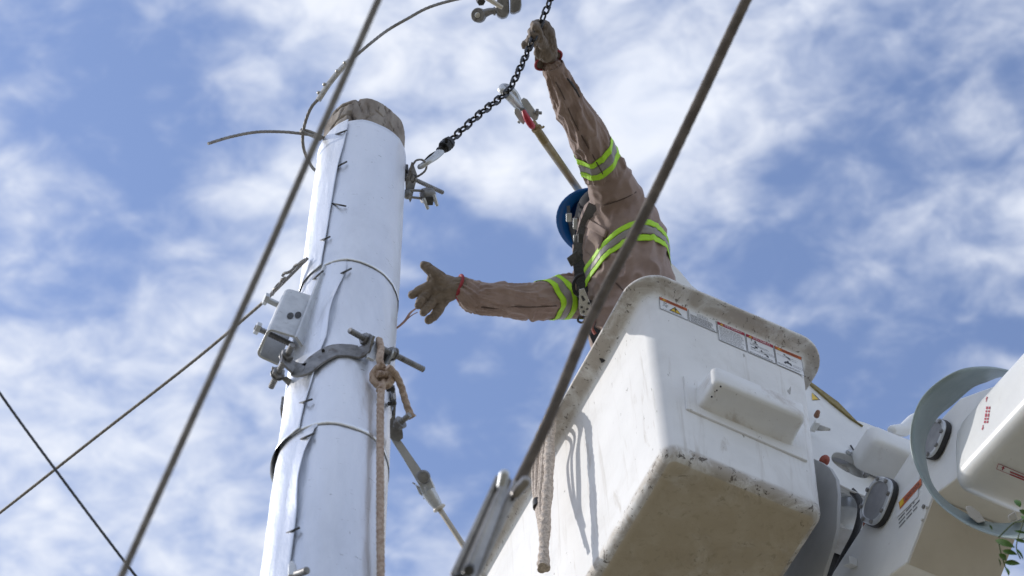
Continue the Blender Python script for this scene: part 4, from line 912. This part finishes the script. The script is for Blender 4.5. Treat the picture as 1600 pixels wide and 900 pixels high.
# grey side panel next to the bucket
pg = [(1270, 716), (1283, 722), (1296, 731), (1306, 748), (1309, 772), (1307, 826), (1299, 858), (1288, 892), (1276, 930), (1200, 960), (1210, 760)]
mb = MB(); mb.prism([PL(x, y, 0, .635) for x, y in pg], bx * .014); mb.build('side_panel', M['grey'], bm_, bevel=.003)
mb = MB(); mb.ball(PL(1288, 720, 0, .66), .017, 12, 1, 1.3, 1); mb.build('red_knob', M['rust'], bm_)
mb = MB(); mb.capsule(PL(1276, 649, 0, .64), PL(1278, 644, 0, .64), .010, .008); mb.build('fitting', M['copper'], bm_)
mb = MB(); mb.prism([PL(1274, 655, 1, .10), PL(1284, 658, 1, .10), PL(1282, 662, 1, .10), PL(1274, 660, 1, .10)], V((0, .04, 0))); mb.build('fitting', M['white'], bm_, bevel=.003)
for (x, y) in ((1402, 768),):
    mb = MB(); mb.lathe([(.011, 0), (.011, .003)], PL(x, y, 1, .152), (0, -1, 0), 12); mb.hexnut(PL(x, y, 1, .152) + V((0, -.003, 0)), V((0, -1, 0)), .008, .007); mb.build('bolt', M['zinc_hw'], bm_, ang=30)
for (x, y) in ((1450, 792),):
    mb = MB(); mb.hexnut(PL(x - 6, y, 0, LX - .001), -bx, .007, .006); mb.build('bolt', M['iron'], bm_, ang=30)
mb = MB(); mb.tube(curve([PL(x, y, 0, .80) for x, y in ((1312, 752), (1330, 766), (1345, 790), (1338, 830), (1318, 870), (1300, 910))], 6), .012, 10); mb.build('hose', M['rubber'], bm_)  # added hose, its black stands for the dark gap below the tip plate
mb = MB(); mb.tube(curve([PL(x, y, 1, .145) for x, y in ((1292, 742), (1310, 757), (1346, 774), (1384, 787))], 4), .004, 6); mb.build('weld_bead', M['white_dirty'], bm_)
# levelling cylinder
def cylpx(pts, lx, prof, mt, name):
    a, b = PL(*pts[0], 0, lx), PL(*pts[1], 0, lx); L_ = (b - a).length; mb = MB(); mb.lathe([(r, h * L_) for r, h in prof], a, b - a, 28); return mb.build(name, mt, bm_, ang=40)
cylpx([(1327, 738), (1325, 790)], .86, [(.040, 0), (.052, .02), (.058, .9), (.054, 1)], M['white'], 'cylinder_barrel')
cylpx([(1326, 785), (1325, 806)], .86, [(.045, 0), (.046, 1)], M['zinc_hw'], 'cylinder_rod')
cylpx([(1325, 802), (1324, 806)], .86, [(.056, 0), (.056, 1)], M['white'], 'cylinder_flange')
cylpx([(1325, 806), (1323, 842)], .86, [(.050, 0), (.052, 1)], M['white'], 'cylinder_base')
mb = MB(); mb.box(PL(1322, 846, 0, .86), (.07, 0, 0), (0, .05, 0), (0, 0, .012)); mb.build('cylinder_bracket', M['white_dirty'], bm_, bevel=.003)
mb = MB(); mb.tube(curve([PL(1352, 745, 0, .95), PL(1357, 770, 0, .95), PL(1352, 800, 0, .95), PL(1345, 840, 0, .95)], 6), .010, 10); mb.build('hose', M['rust'], bm_)
mb = MB(); mb.tube(curve([PL(1325, 840, 0, .9), PL(1312, 862, 0, .88), PL(1300, 890, 0, .86), PL(1290, 930, 0, .86)], 6), .022, 10); mb.build('hose', M['rubber'], bm_)
mb = MB(); mb.tube(curve([PL(1318, 852, 0, .94), PL(1310, 880, 0, .93), PL(1303, 905, 0, .92)], 6), .016, 10); mb.build('hose', M['rubber'], bm_)
mb = MB(); mb.prism([PL(x, y, 0, .98) for x, y in ((1275, 740), (1380, 780), (1400, 850), (1330, 960), (1260, 960))], bx * .02); mb.build('inner_frame', M['grey'], bm_)  # white frame coloured grey to paint in the dark shadows behind the cylinder
mb = MB(); mb.prism([PL(x, y, 0, .92) for x, y in ((1340, 752), (1358, 744), (1362, 760), (1350, 772))], bx * .03); mb.build('tie_bar', M['white'], bm_, bevel=.003)
mb = MB(); mb.prism([PL(x, y, 0, LX - .03) for x, y in ((1316, 872), (1322, 866), (1327, 868), (1327, 880), (1316, 884))], bx * .03); mb.build('lug', M['white'], bm_, bevel=.002)

# ------------------------------------------------------------------ worker
wk = thing('person', 'worker in tan coveralls with lime reflective tape, blue helmet and gloves gripping the chain', 'person', V((.44, 4.08, BC.z + .09)))
LS, RS = P(968, 326, 8.06), P(914, 460, 8.14)
Lc = [(866, 110, 7.81, 17.5), (874, 128, 7.83, 21), (886, 152, 7.85, 23.5), (898, 176, 7.88, 26.5), (911, 199, 7.91, 28.5), (925, 225, 7.95, 28.5), (938, 252, 7.99, 31.5), (952, 282, 8.03, 37), (966, 318, 8.07, 44)]
Rc = [(730, 456, 7.86, 20), (741, 465, 7.86, 25), (758, 466, 7.87, 25.5), (790, 468, 7.89, 25.5), (826, 471, 7.94, 28), (850, 468, 7.98, 30.5), (878, 463, 8.03, 33), (905, 462, 8.10, 34), (930, 455, 8.14, 36)]
Rv = (RS - LS).normalized()
SP = [(P(1004, 560, 7.90), .165, .14), (P(995, 515, 7.95), .168, .14), (P(983, 465, 8.0), .170, .138), (P(974, 420, 8.06), .178, .138), (P(968, 385, 8.10), .19, .138), (P(958, 355, 8.14), .172, .12), (P(947, 338, 8.18), .125, .095), (P(938, 330, 8.22), .075, .07)]
def ell(c, a, b, up, n=28):
    r = (Rv - up * Rv.dot(up)).normalized(); f_ = up.cross(r); o = []
    for k in range(n):
        t = 2 * math.pi * k / n; ca, sa = math.cos(t), math.sin(t); o.append(c + r * (a * math.copysign(abs(ca) ** .85, ca)) + f_ * (b * math.copysign(abs(sa) ** .85, sa)))
    return o
rings = []
for i, (c, a, b) in enumerate(SP):
    up = (SP[min(i + 1, len(SP) - 1)][0] - SP[max(i - 1, 0)][0]).normalized(); rings.append(ell(c, a, b, up))
fl = BC.z + .09
hipL, hipR = SP[0][0] - Rv * .09, SP[0][0] + Rv * .09
feet = [BC + BR @ V((.24, .14, .17)), BC + BR @ V((.24, .40, .17))]
def sleeve(mb, lst, infl=0.0): mb.chain_caps([(P(x, y, d), r * d / FPX + infl) for x, y, d, r in lst])
cv_ = MB(); cv_.loft(rings); sleeve(cv_, Lc); sleeve(cv_, Rc)
for h, f_ in zip((hipL, hipR), feet):
    kn = (h + f_) / 2 + V((-.01, -.0, .0)); cv_.chain_caps([(h + V((0, 0, .05)), .125), (kn, .095), (f_, .085)])
me = remesh(cv_, .0050, 8, .5)
# cloth folds: pushed along the surface normal, fold lines follow the limbs
axL = [P(x, y, d) for x, y, d, r in Lc]; axR = [P(x, y, d) for x, y, d, r in Rc]
def near_axis(p, ax):
    best = (9, 0, None); s = 0
    for a, b in zip(ax[:-1], ax[1:]):
        ab = b - a; t = max(0, min(1, (p - a).dot(ab) / ab.dot(ab))); q = a + ab * t; d = (p - q).length
        if d < best[0]: best = (d, s + ab.length * t, ab.normalized())
        s += ab.length
    return best
nr = [v.normal.copy() for v in me.vertices]
for v, n_ in zip(me.vertices, nr):
    p = v.co; dl, sl_, tl = near_axis(p, axL); dr, sr_, tr = near_axis(p, axR)
    d_, s_, t_ = (dl, sl_, tl) if dl < dr else (dr, sr_, tr)
    if p.z < BC.z + .75: continue
    if d_ < .075:
        ref = RT - t_ * RT.dot(t_); ref.normalize(); w2 = t_.cross(ref); ax0 = p - p  # direction round the limb
        axp = (axL if dl < dr else axR); acc = 0; c0 = axp[0]
        for a_, b_ in zip(axp[:-1], axp[1:]):
            l_ = (b_ - a_).length
            if acc + l_ >= s_ - 1e-6: c0 = a_.lerp(b_, max(0, min(1, (s_ - acc) / l_))); break
            acc += l_
        rd = p - c0; ang = math.atan2(rd.dot(w2), rd.dot(ref)); ca, sa = math.cos(ang), math.sin(ang); k_ = 3 if dl < dr else 11
        f1 = max(0, 1 - abs(noise.noise(V((s_ * 7.5 + 1.5 * ca + k_, 1.3 * ca, 1.3 * sa)))) * 3.6) ** 1.6
        f2 = max(0, 1 - abs(noise.noise(V((s_ * 12 - 2.0 * sa + k_ * 2, 1.7 * ca, 1.7 * sa)))) * 4.0) ** 1.6
        f4 = max(0, 1 - abs(noise.noise(V((s_ * 4 + k_ * 3, 3.2 * ca + s_ * 4, 3.2 * sa)))) * 4.5) ** 1.5
        h = .0110 * f1 + .0045 * f2 + .0050 * f4 - .0042
    else:
        q = V((p.x * 22, p.y * 22, p.z * 4.5)); f1 = 1 - abs(noise.noise(q)) * 2.3
        q2 = V((p.x * 9, p.y * 9, p.z * 9)); f2 = noise.noise(q2)
        lowr = max(0, min(1, (LS.z - .05 - p.z) / .2)); h = (.0055 + .008 * lowr) * max(-.5, f1) + .005 * f2 - .002 - .003 * lowr
    v.co = p + n_ * h
cov = link('coverall', me, M['cloth'], wk, ang=180)
m_ = cov.modifiers.new('sub', 'SUBSURF'); m_.levels = 0; m_.render_levels = 1
bvh = BVHTree.FromPolygons([v.co.copy() for v in me.vertices], [list(p.vertices) for p in me.polygons])
def onc(x, y, off=.006, dflt=8.0):
    d = (P(x, y, 1.0) - ORG).normalized(); hit = bvh.ray_cast(ORG, d)
    return hit[0] - d * off if hit[0] else P(x, y, dflt)
def ring_tape(c, ax, widths, mats, parent, maxd=.3, off=.0035, n=96, ref=None, wob=None):
    ax = V(ax).normalized(); u = (V((.3, .5, .8)) - ax * ax.dot(V((.3, .5, .8)))).normalized(); w = ax.cross(u); s = -sum(widths) / 2
    for wd, mt, nm in zip(widths, mats, ('lime', 'silver', 'lime')):
        mb = MB(); vs = []; fs = []; hd_ = []; K = 4
        for k in range(n):
            a = 2 * math.pi * k / n; dr = u * math.cos(a) + w * math.sin(a); sh = wob(dr) if wob else 0
            for j in range(K + 1):
                o = V(c) + ax * (s + wd * j / K + sh); h = bvh.ray_cast(o, dr, maxd); hd_.append((o, dr, (h[0] - o).length if h[0] else .06))
        for k in range(n):
            for j in range(K + 1):
                o, dr, _ = hd_[k * (K + 1) + j]; near = [hd_[((k + q) % n) * (K + 1) + j2][2] for q in range(-3, 4) for j2 in (max(j - 1, 0), j, min(j + 1, K))]
                vs.append(o + dr * (max(hd_[k * (K + 1) + j][2] + .0015, sum(near) / len(near) + off)))
        for k in range(n):
            for j in range(K): fs.append([k * (K + 1) + j, ((k + 1) % n) * (K + 1) + j, ((k + 1) % n) * (K + 1) + j + 1, k * (K + 1) + j + 1])
        mb.add(vs, fs); mb.build('reflective_tape', mt, cov, solid=.001, ang=180); s += wd
T3 = (M['lime'], M['silver'], M['lime'])
axt = (axL[6] - axL[4]).normalized()
ring_tape(P(935, 249, 7.985), axt + V((.0, 0, 0)), (.021, .027, .021), T3, cov, .14, wob=lambda d: -.020 * abs(d.dot(RT) + .15))
axt = (axR[6] - axR[4]).normalized()
ring_tape(P(868, 466, 8.00), axt + V((-.02, 0, .1)), (.022, .030, .022), T3, cov, .14, wob=lambda d: -.015 * d.dot(UP) * (1 if d.dot(UP) > 0 else .2))
ring_tape(P(980, 416, 8.02), V((-.30, -.20, 1)), (.020, .024, .020), T3, cov, .35)
# pocket, with flap
def patch(pxs, off, name, mt, parent, n=8, solid=.003):
    (a, b, c, d) = pxs; mb = MB(); vs = []; fs = []
    for i in range(n + 1):
        for j in range(n + 1):
            s, t = i / n, j / n; x = (a[0] * (1 - s) + b[0] * s) * (1 - t) + (d[0] * (1 - s) + c[0] * s) * t; y = (a[1] * (1 - s) + b[1] * s) * (1 - t) + (d[1] * (1 - s) + c[1] * s) * t
            vs.append(onc(x, y, off))
    for i in range(n):
        for j in range(n): q = i * (n + 1) + j; fs.append([q, q + 1, q + n + 2, q + n + 1])
    mb.add(vs, fs); return mb.build(name, mt, parent, solid=solid, ang=60)
patch([(921, 350), (946, 366), (930, 404), (912, 390)], .004, 'pocket', M['cloth'], cov)
patch([(918, 341), (950, 360), (946, 372), (915, 354)], .007, 'pocket_flap', M['cloth'], cov)
mb = MB(); mb.tube([onc(x, y, .001, 7.84) for x, y in ((886, 122), (893, 130), (900, 141), (906, 152))], lambda t: .002 + .0065 * math.sin(min(1, t * 1.1 + .05) * 3), 8, flat=(1, .6)); mb.build('sleeve_slit', M['web'], cov)
def seam(pts, name='seam', w=.0022):
    mb = MB(); mb.tube(curve([onc(x, y, .0008, 8.0) for x, y in pts], 4), w, 6); return mb.build(name, M['seam'], cov)
seam([(752, 480), (775, 482), (800, 479), (825, 480), (848, 479), (870, 478)])
seam([(868, 128), (880, 150), (890, 175), (903, 202), (920, 232), (930, 250), (942, 272)])
seam([(928, 322), (945, 320), (962, 315), (980, 308), (994, 300)])
seam([(950, 430), (972, 452), (985, 466)])
# cuffs on the sleeves
mb = MB(); mb.tube([P(863.5, 102, 7.80), P(870, 118, 7.82)], .0370, 20, cap=False); mb.build('cuff', M['cloth'], cov, solid=.004)

# body (head, neck, forearms, trunk) under the clothing
hel = P(938, 349, 8.34); hn = V((-.10, .22, 1)).normalized(); Fh = V((-.88, -.45, .0)); Fh = (Fh - hn * Fh.dot(hn)).normalized(); Sh = hn.cross(Fh)
hd = hel - hn * .065 
def H(f_, s_, u_): return hd + Fh * f_ + Sh * s_ + hn * u_
bd = MB()
bd.ball(H(0, 0, .02), .088, 18, .98, .98, 1.12); bd.capsule(H(.045, 0, -.02), H(.055, 0, -.075), .062, .042); bd.capsule(H(.085, 0, .0), H(.108, 0, -.032), .009, .015)
for s_ in (-1, 1):
    bd.capsule(H(.0, s_ * .085, .01), H(-.005, s_ * .088, -.03), .014, .010); bd.ball(H(.082, s_ * .032, .012), .012, 8); bd.capsule(H(.09, s_ * .015, .028), H(.08, s_ * .045, .028), .008, .006); bd.capsule(H(.096, -.002, -.062), H(.088, s_ * .024, -.060), .008, .006)
nk = SP[-1][0]; bd.chain_caps([(H(-.02, 0, -.05), .058), (nk, .062), (SP[4][0], .11)])
bd.chain_caps([(SP[4][0], .115), (SP[2][0], .115), (SP[0][0], .12)])
bd.chain_caps([(SP[5][0], .07), (P(966, 318, 8.07), .06), (P(911, 199, 7.91), .042), (P(866, 110, 7.815), .029), (P(856, 88, 7.80), .027), (P(853, 66, 7.78), .028)])
bd.chain_caps([(SP[5][0], .07), (P(905, 462, 8.10), .055), (P(826, 471, 7.94), .042), (P(735, 455, 7.86), .029), (P(700, 450, 7.86), .028)])
for h, f_ in zip((hipL, hipR), feet): bd.chain_caps([(h, .095), ((h + f_) / 2 + V((-.01, -.0, 0)), .06), (f_, .045)])
link('body', remesh(bd, .0065, 3), M['skin'], wk, ang=180)
mb = MB()
for f_ in feet: mb.capsule(f_ + V((.03, .02, -.05)), f_ + V((-.11, -.055, -.055)), .045, .042); mb.capsule(f_ + V((0, 0, .06)), f_ + V((0, 0, -.05)), .055, .05)
link('boots', remesh(mb, .01, 2), M['boot'], wk)
# dark hood under the helmet
hb = MB(); hb.ball(H(-.005, 0, .02), .098, 18, 1, 1, 1.1); hb.capsule(H(.02, 0, -.03), H(.03, 0, -.085), .078, .058); hb.chain_caps([(H(-.02, 0, -.05), .075), (nk + V((0, 0, .0)), .085)])
link('hood', remesh(hb, .008, 3), M['hood'], wk, ang=180)
# helmet
he = MB(); vs = []; fs = []; nA = 48; K = 16
for k in range(K + 1):
    for i in range(nA):
        a = 2 * math.pi * i / nA; ca, sa = math.cos(a), math.sin(a)
        if k <= 11: t = math.pi / 2 * k / 11; rr_, hh = math.sin(t), .135 * math.cos(t) - .0
        else: t = (k - 11) / 5; rr_, hh = 1 + t * (.20 + .18 * max(0, ca) ** 2), -.012 * t - .006 * math.sin(t * 3.1)
        rib = .004 * max(0, math.cos(sa * 8)) if k < 9 and abs(sa) < .3 else 0
        vs.append(hel + Fh * ((.122 * rr_) * ca) + Sh * (.108 * rr_ * sa) + hn * (hh + rib))
for k in range(K):
    for i in range(nA): fs.append([k * nA + i, k * nA + (i + 1) % nA, (k + 1) * nA + (i + 1) % nA, (k + 1) * nA + i])
he.add(vs, fs); hel_o = he.build('helmet', M['helmet'], wk, solid=.004, ang=60)
def ribbon(pts, w, name, mt, parent, thick=.003, side=None):
    path = curve(pts, 6); mb = MB(); vs = []; fs = []
    for i, p in enumerate(path):
        t = (path[min(i + 1, len(path) - 1)] - path[max(i - 1, 0)]).normalized(); v_ = (ORG - p).normalized(); s_ = t.cross(side if side is not None else v_).normalized(); n_ = s_.cross(t)
        for (a, b) in ((-1, -1), (1, -1), (1, 1), (-1, 1)): vs.append(p + s_ * (a * w / 2) + n_ * (b * thick / 2))
    for i in range(len(path) - 1):
        for k in range(4): fs.append([i * 4 + k, i * 4 + (k + 1) % 4, i * 4 + 4 + (k + 1) % 4, i * 4 + 4 + k])
    fs += [[3, 2, 1, 0], [len(vs) - 4 + i for i in range(4)]]; mb.add(vs, fs); return mb.build(name, mt, parent)
ribbon([P(888, 322, 8.24), P(889, 338, 8.18), P(893, 358, 8.12), P(899, 385, 8.08), P(904, 402, 8.04)], .012, 'chin_strap', M['web'], hel_o)
ribbon([P(905, 318, 8.2), P(899, 345, 8.12), P(897, 372, 8.08), P(903, 398, 8.04)], .010, 'chin_strap', M['webgrey'], hel_o)
mb = MB(); mb.box(P(889, 340, 8.13), RT * .010, FW * .005, UP * .015); mb.box(P(899, 350, 8.10), RT * .008, FW * .004, UP * .020); mb.box(P(899, 372, 8.06), RT * .007, FW * .004, UP * .012); mb.build('strap_buckle', M['zinc_hw'], hel_o, bevel=.002)
# harness
hz = thing('tmp', None, None, wk.location); bpy.data.objects.remove(hz)
hs_ = ribbon([onc(905, 398, .03, 8.0), onc(908, 425, .022, 7.96), onc(912, 455, .02, 7.93), onc(921, 490, .02, 7.9), onc(934, 525, .02, 7.86), onc(950, 562, .02, 7.84)], .050, 'harness', M['web'], wk, .006)
ribbon([onc(927, 320, .012, 8.1), onc(914, 350, .014, 8.05), onc(906, 380, .02, 8.02), onc(901, 405, .03, 8.0)], .036, 'shoulder_strap', M['webgrey'], hs_, .005)
ribbon([onc(930, 470, .012, 8.0), onc(928, 500, .012, 8), onc(945, 545, .012, 8)], .040, 'waist_strap', M['web'], hs_, .005)
mb = MB(); mb.box(P(897, 404, 7.97), RT * .018 + UP * .014, FW * .006, UP * .015 - RT * .008); mb.build('harness_buckle', M['iron_dark'], hs_, bevel=.003); mb = MB(); mb.box(P(907, 372, 8.0), RT * .009, FW * .006, UP * .016); mb.build('harness_buckle', M['iron_dark'], hs_, bevel=.003)
mb = MB(); mb.tube(pxpath([(911, 428, 7.92), (901, 433, 7.92), (896, 445, 7.92), (899, 458, 7.92), (908, 463, 7.92)], 6), .006, 10); mb.build('carabiner', M['black'], hs_)
mb = MB(); mb.prism([P(905, 452, 7.9), P(913, 450, 7.9), P(923, 474, 7.9), P(925, 490, 7.9), P(917, 494, 7.9), P(907, 492, 7.9), P(904, 480, 7.9)], FW * .014); o_ = mb.build('snap_hook', M['chrome'], hs_, bevel=.003)
mb = MB()
for (x, y) in ((909, 480), (918, 483), (912, 487), (920, 474), (910, 464)): mb.lathe([(.0045, 0), (.0045, .003)], P(x, y, 7.897), -FW, 8)
mb.build('rivet', M['iron_dark'], o_)
mb = MB(); mb.tube(pxpath([(906, 493, 7.91), (903, 501, 7.91), (910, 504, 7.91), (917, 497, 7.91)], 5), .004, 8); mb.tube(pxpath([(903, 448, 7.91), (909, 462, 7.905), (913, 470, 7.90)], 5), .0055, 8); mb.build('hook_gate', M['iron_dark'], o_)
mb = MB(); mb.tube(pxpath([(930, 498, 7.86), (925, 512, 7.86), (930, 522, 7.86)], 5), .010, 10, flat=(1, .5)); mb.build('red_tab', M['rust'], hs_)

# gloves ---------------------------------------------------------------
pxm = 7.86 / FPX
def G(x, y, z=0): return P(x, y, 7.86 + z)
gl = MB()
def fing(lst): gl.chain_caps([(G(x, y, z), r * pxm) for x, y, z, r in lst])
# palm (seen from the palm side), wrist
for (a, b) in (((680, 437, 0, 13), (708, 448, 0, 15)), ((684, 452, 0, 13), (708, 450, 0, 16)), ((686, 466, 0, 12), (706, 454, 0, 15)), ((680, 444, 0, 12), (690, 470, 0, 11)), ((706, 450, 0, 16.5), (722, 449, 0, 17))): fing([a, b])
fing([(688, 434, -.01, 10), (678, 427, -.015, 9.5), (668, 418, -.015, 8.2), (663, 414.5, -.015, 6.8)])          # thumb
fing([(678, 444, .0, 9.5), (667, 449, -.005, 8), (654, 455, -.008, 7.2), (644, 460.5, -.008, 6.6)])                # index
fing([(677, 453, .0, 8.6), (666, 460, -.012, 7.2), (657, 470, -.024, 6.8), (654, 477, -.026, 6.2)])               # middle, curled
fing([(683, 463, .0, 8.6), (675, 473, -.014, 7.2), (666, 483, -.026, 6.8), (662, 488, -.028, 6.2)])               # ring, curled
fing([(691, 471, .0, 8.8), (686, 484, -.008, 7.4), (677, 495, -.016, 7.0), (670, 500, -.018, 6.4)])                # little
me = remesh(gl, .0026, 3, .5)
for v in me.vertices:
    n_ = v.normal; v.co = v.co + n_ * (.0014 * noise.noise(v.co * 45) + .0018 * (1 - abs(noise.noise(V((v.co.x * 45, v.co.y * 45, v.co.z * 95)))) * 2.5))
gR = link('glove', me, M['glove'], wk, ang=180, label='open gloved hand reaching towards the pole')
mb = MB()
c = G(719, 449); ax = (P(735, 452, 7.86) - G(700, 448)).normalized(); u = (UP - ax * UP.dot(ax)).normalized(); w = ax.cross(u)
mb.tube([c + u * (.041 * math.cos(t * math.pi / 14)) + w * (.034 * math.sin(t * math.pi / 14)) + ax * (.006 * math.sin(t * math.pi / 7)) for t in range(28)], .0058, 8, closed=True); mb.build('cuff_trim', M['gloverim'], gR)
mb = MB(); mb.tube(pxpath([(718, 465, 7.85), (724, 468, 7.85), (730, 474, 7.85)], 4), .006, 8, flat=(1, .4)); mb.build('cuff_strap', M['web'], gR)

gl = MB(); pxm = 7.74 / FPX
def G(x, y, z=0): return P(x, y, 7.72 + z)
def fing(lst): gl.chain_caps([(G(x, y, z), r * pxm) for x, y, z, r in lst])
for (a, b) in (((858, 84, .06, 14), (855, 55, .04, 13)), ((849, 84, .05, 12), (850, 55, .03, 11)), ((855, 55, .04, 13), (851, 42, .03, 8)), ((860, 74, .06, 10), (857, 50, .05, 10)), ((842, 84, .05, 8), (846, 62, .03, 9)), ((853, 84, .05, 14), (853, 76, .05, 14))): fing([a, b])
fing([(852, 40, .05, 8), (843, 38, .035, 8), (836, 39, .0, 7.4), (837, 43, -.03, 6.6), (841, 46, -.035, 6.0)])
fing([(852, 48, .05, 8.4), (841, 47, .035, 8), (832, 50, .0, 7.6), (833, 54, -.03, 6.8), (838, 57, -.035, 6.2)])
fing([(848, 57, .05, 8), (837, 58, .03, 7.6), (829, 61, .0, 7.2), (829, 65, -.025, 6.6), (834, 67, -.03, 6.0)])
fing([(844, 66, .045, 7.6), (832, 66, .025, 7.2), (822, 69, .0, 6.8), (820, 71, -.015, 6.2), (826, 72, -.02, 5.6)])
fing([(850, 72, .03, 9), (845, 62, -.012, 7.5), (843, 52, -.03, 6.6)])
me = remesh(gl, .0027, 2, .5)
for v in me.vertices:
    n_ = v.normal; v.co = v.co + n_ * (.0014 * noise.noise(v.co * 45) + .0018 * (1 - abs(noise.noise(V((v.co.x * 95, v.co.y * 60, v.co.z * 30)))) * 2.5))
gL = link('glove', me, M['glove'], wk, ang=180, label='gloved fist closed round the chain')
ca = (P(861, 104, 7.81) - P(852, 70, 7.76)).normalized(); u = (RT - ca * RT.dot(ca)).normalized(); w = ca.cross(u)
mb = MB(); vs = []; fs = []; nn = 32; prf = [(851, 70, 7.755, 15.5, 14), (852, 79, 7.77, 17.5, 15), (854.5, 87, 7.785, 20.5, 16), (857, 94, 7.795, 23, 16.5)]
for (x_, y_, d_, ra_, rb_) in prf:
    q1 = (RT * .87 + UP * .49) * (ra_ * d_ / FPX); q2 = (RT * .30 - UP * .54 + FW * .79) * (rb_ * d_ / FPX)
    for k in range(nn): t = 2 * math.pi * k / nn; vs.append(P(x_, y_, d_) + q1 * math.cos(t) + q2 * math.sin(t))
for i in range(len(prf) - 1):
    for k in range(nn): fs.append([i * nn + k, i * nn + (k + 1) % nn, (i + 1) * nn + (k + 1) % nn, (i + 1) * nn + k])
mb.add(vs, fs); mb.build('glove_cuff', M['glove'], gL, solid=.003, ang=60)
mb = MB(); mb.tube(vs[-nn:], .0042, 8, closed=True); mb.tube([vs[-nn + 26], vs[-2 * nn + 26], vs[-3 * nn + 26]], .003, 6); mb.build('cuff_trim', M['gloverim'], gL)

# ------------------------------------------------------------------ leafy twig in front of the boom
tw = thing('leafy_twig', 'thin twig with narrow green leaves poking in at the lower right corner', 'twig', P(1590, 850, 5.3))
DT = 5.3
def cr(x, y): return (1480 + x / 3.75, 660 + y / 3.75)
mb = MB(); mb.tube(pxpath([(*cr(300, 690), DT), (*cr(310, 745), DT), (*cr(325, 800), DT), (*cr(345, 860), DT)], 5), .0016, 6); mb.tube(pxpath([(1625, 775, DT - .05), (1600, 812, DT - .02), (*cr(390, 590), DT), (1560, 840, DT)], 5), .0018, 6)
mb.tube(pxpath([(1600, 812, DT), (*cr(405, 720), DT), (*cr(430, 800), DT)], 5), .0014, 6); mb.build('stem', M['stem'], tw)
for i, (a, b, w) in enumerate([((280, 690), (398, 735), 30), ((322, 752), (412, 776), 24), ((303, 770), (345, 812), 26), ((335, 820), (428, 830), 26), ((392, 455), (428, 498), 26), ((422, 512), (470, 550), 22), ((392, 634), (470, 652), 12), ((398, 686), (475, 708), 16), ((404, 738), (446, 806), 10), ((340, 848), (360, 900), 14), ((300, 796), (310, 846), 6), ((246, 600), (262, 640), 10), ((430, 545), (480, 600), 20)]):
    A, B = P(*cr(*a), DT - .01 * (i % 3)), P(*cr(*b), DT - .03 + .012 * (i % 4)); t = B - A; sd = t.cross(FW).normalized() * (w * 1.3 / 3.75 * DT / FPX / 2); up = -FW * .004
    vs = []; K = 8
    for k in range(K + 1):
        s_ = k / K; wd = math.sin(math.pi * s_ ** .75) ** .9 if 0 < s_ < 1 else 0.02; c = A + t * s_ + up * math.sin(math.pi * s_) * 1.5 + sd * (.35 * math.sin(s_ * 3.1))
        vs += [c + sd * wd + up * wd * .7, c, c - sd * wd + up * wd * .7]
    fs = []
    for k in range(K):
        for j in range(2): q = k * 3 + j; fs.append([q, q + 1, q + 4, q + 3])
    mb = MB(); mb.add(vs, fs); mb.build('leaf', M['leaf'], tw)

S.render.engine = 'CYCLES'
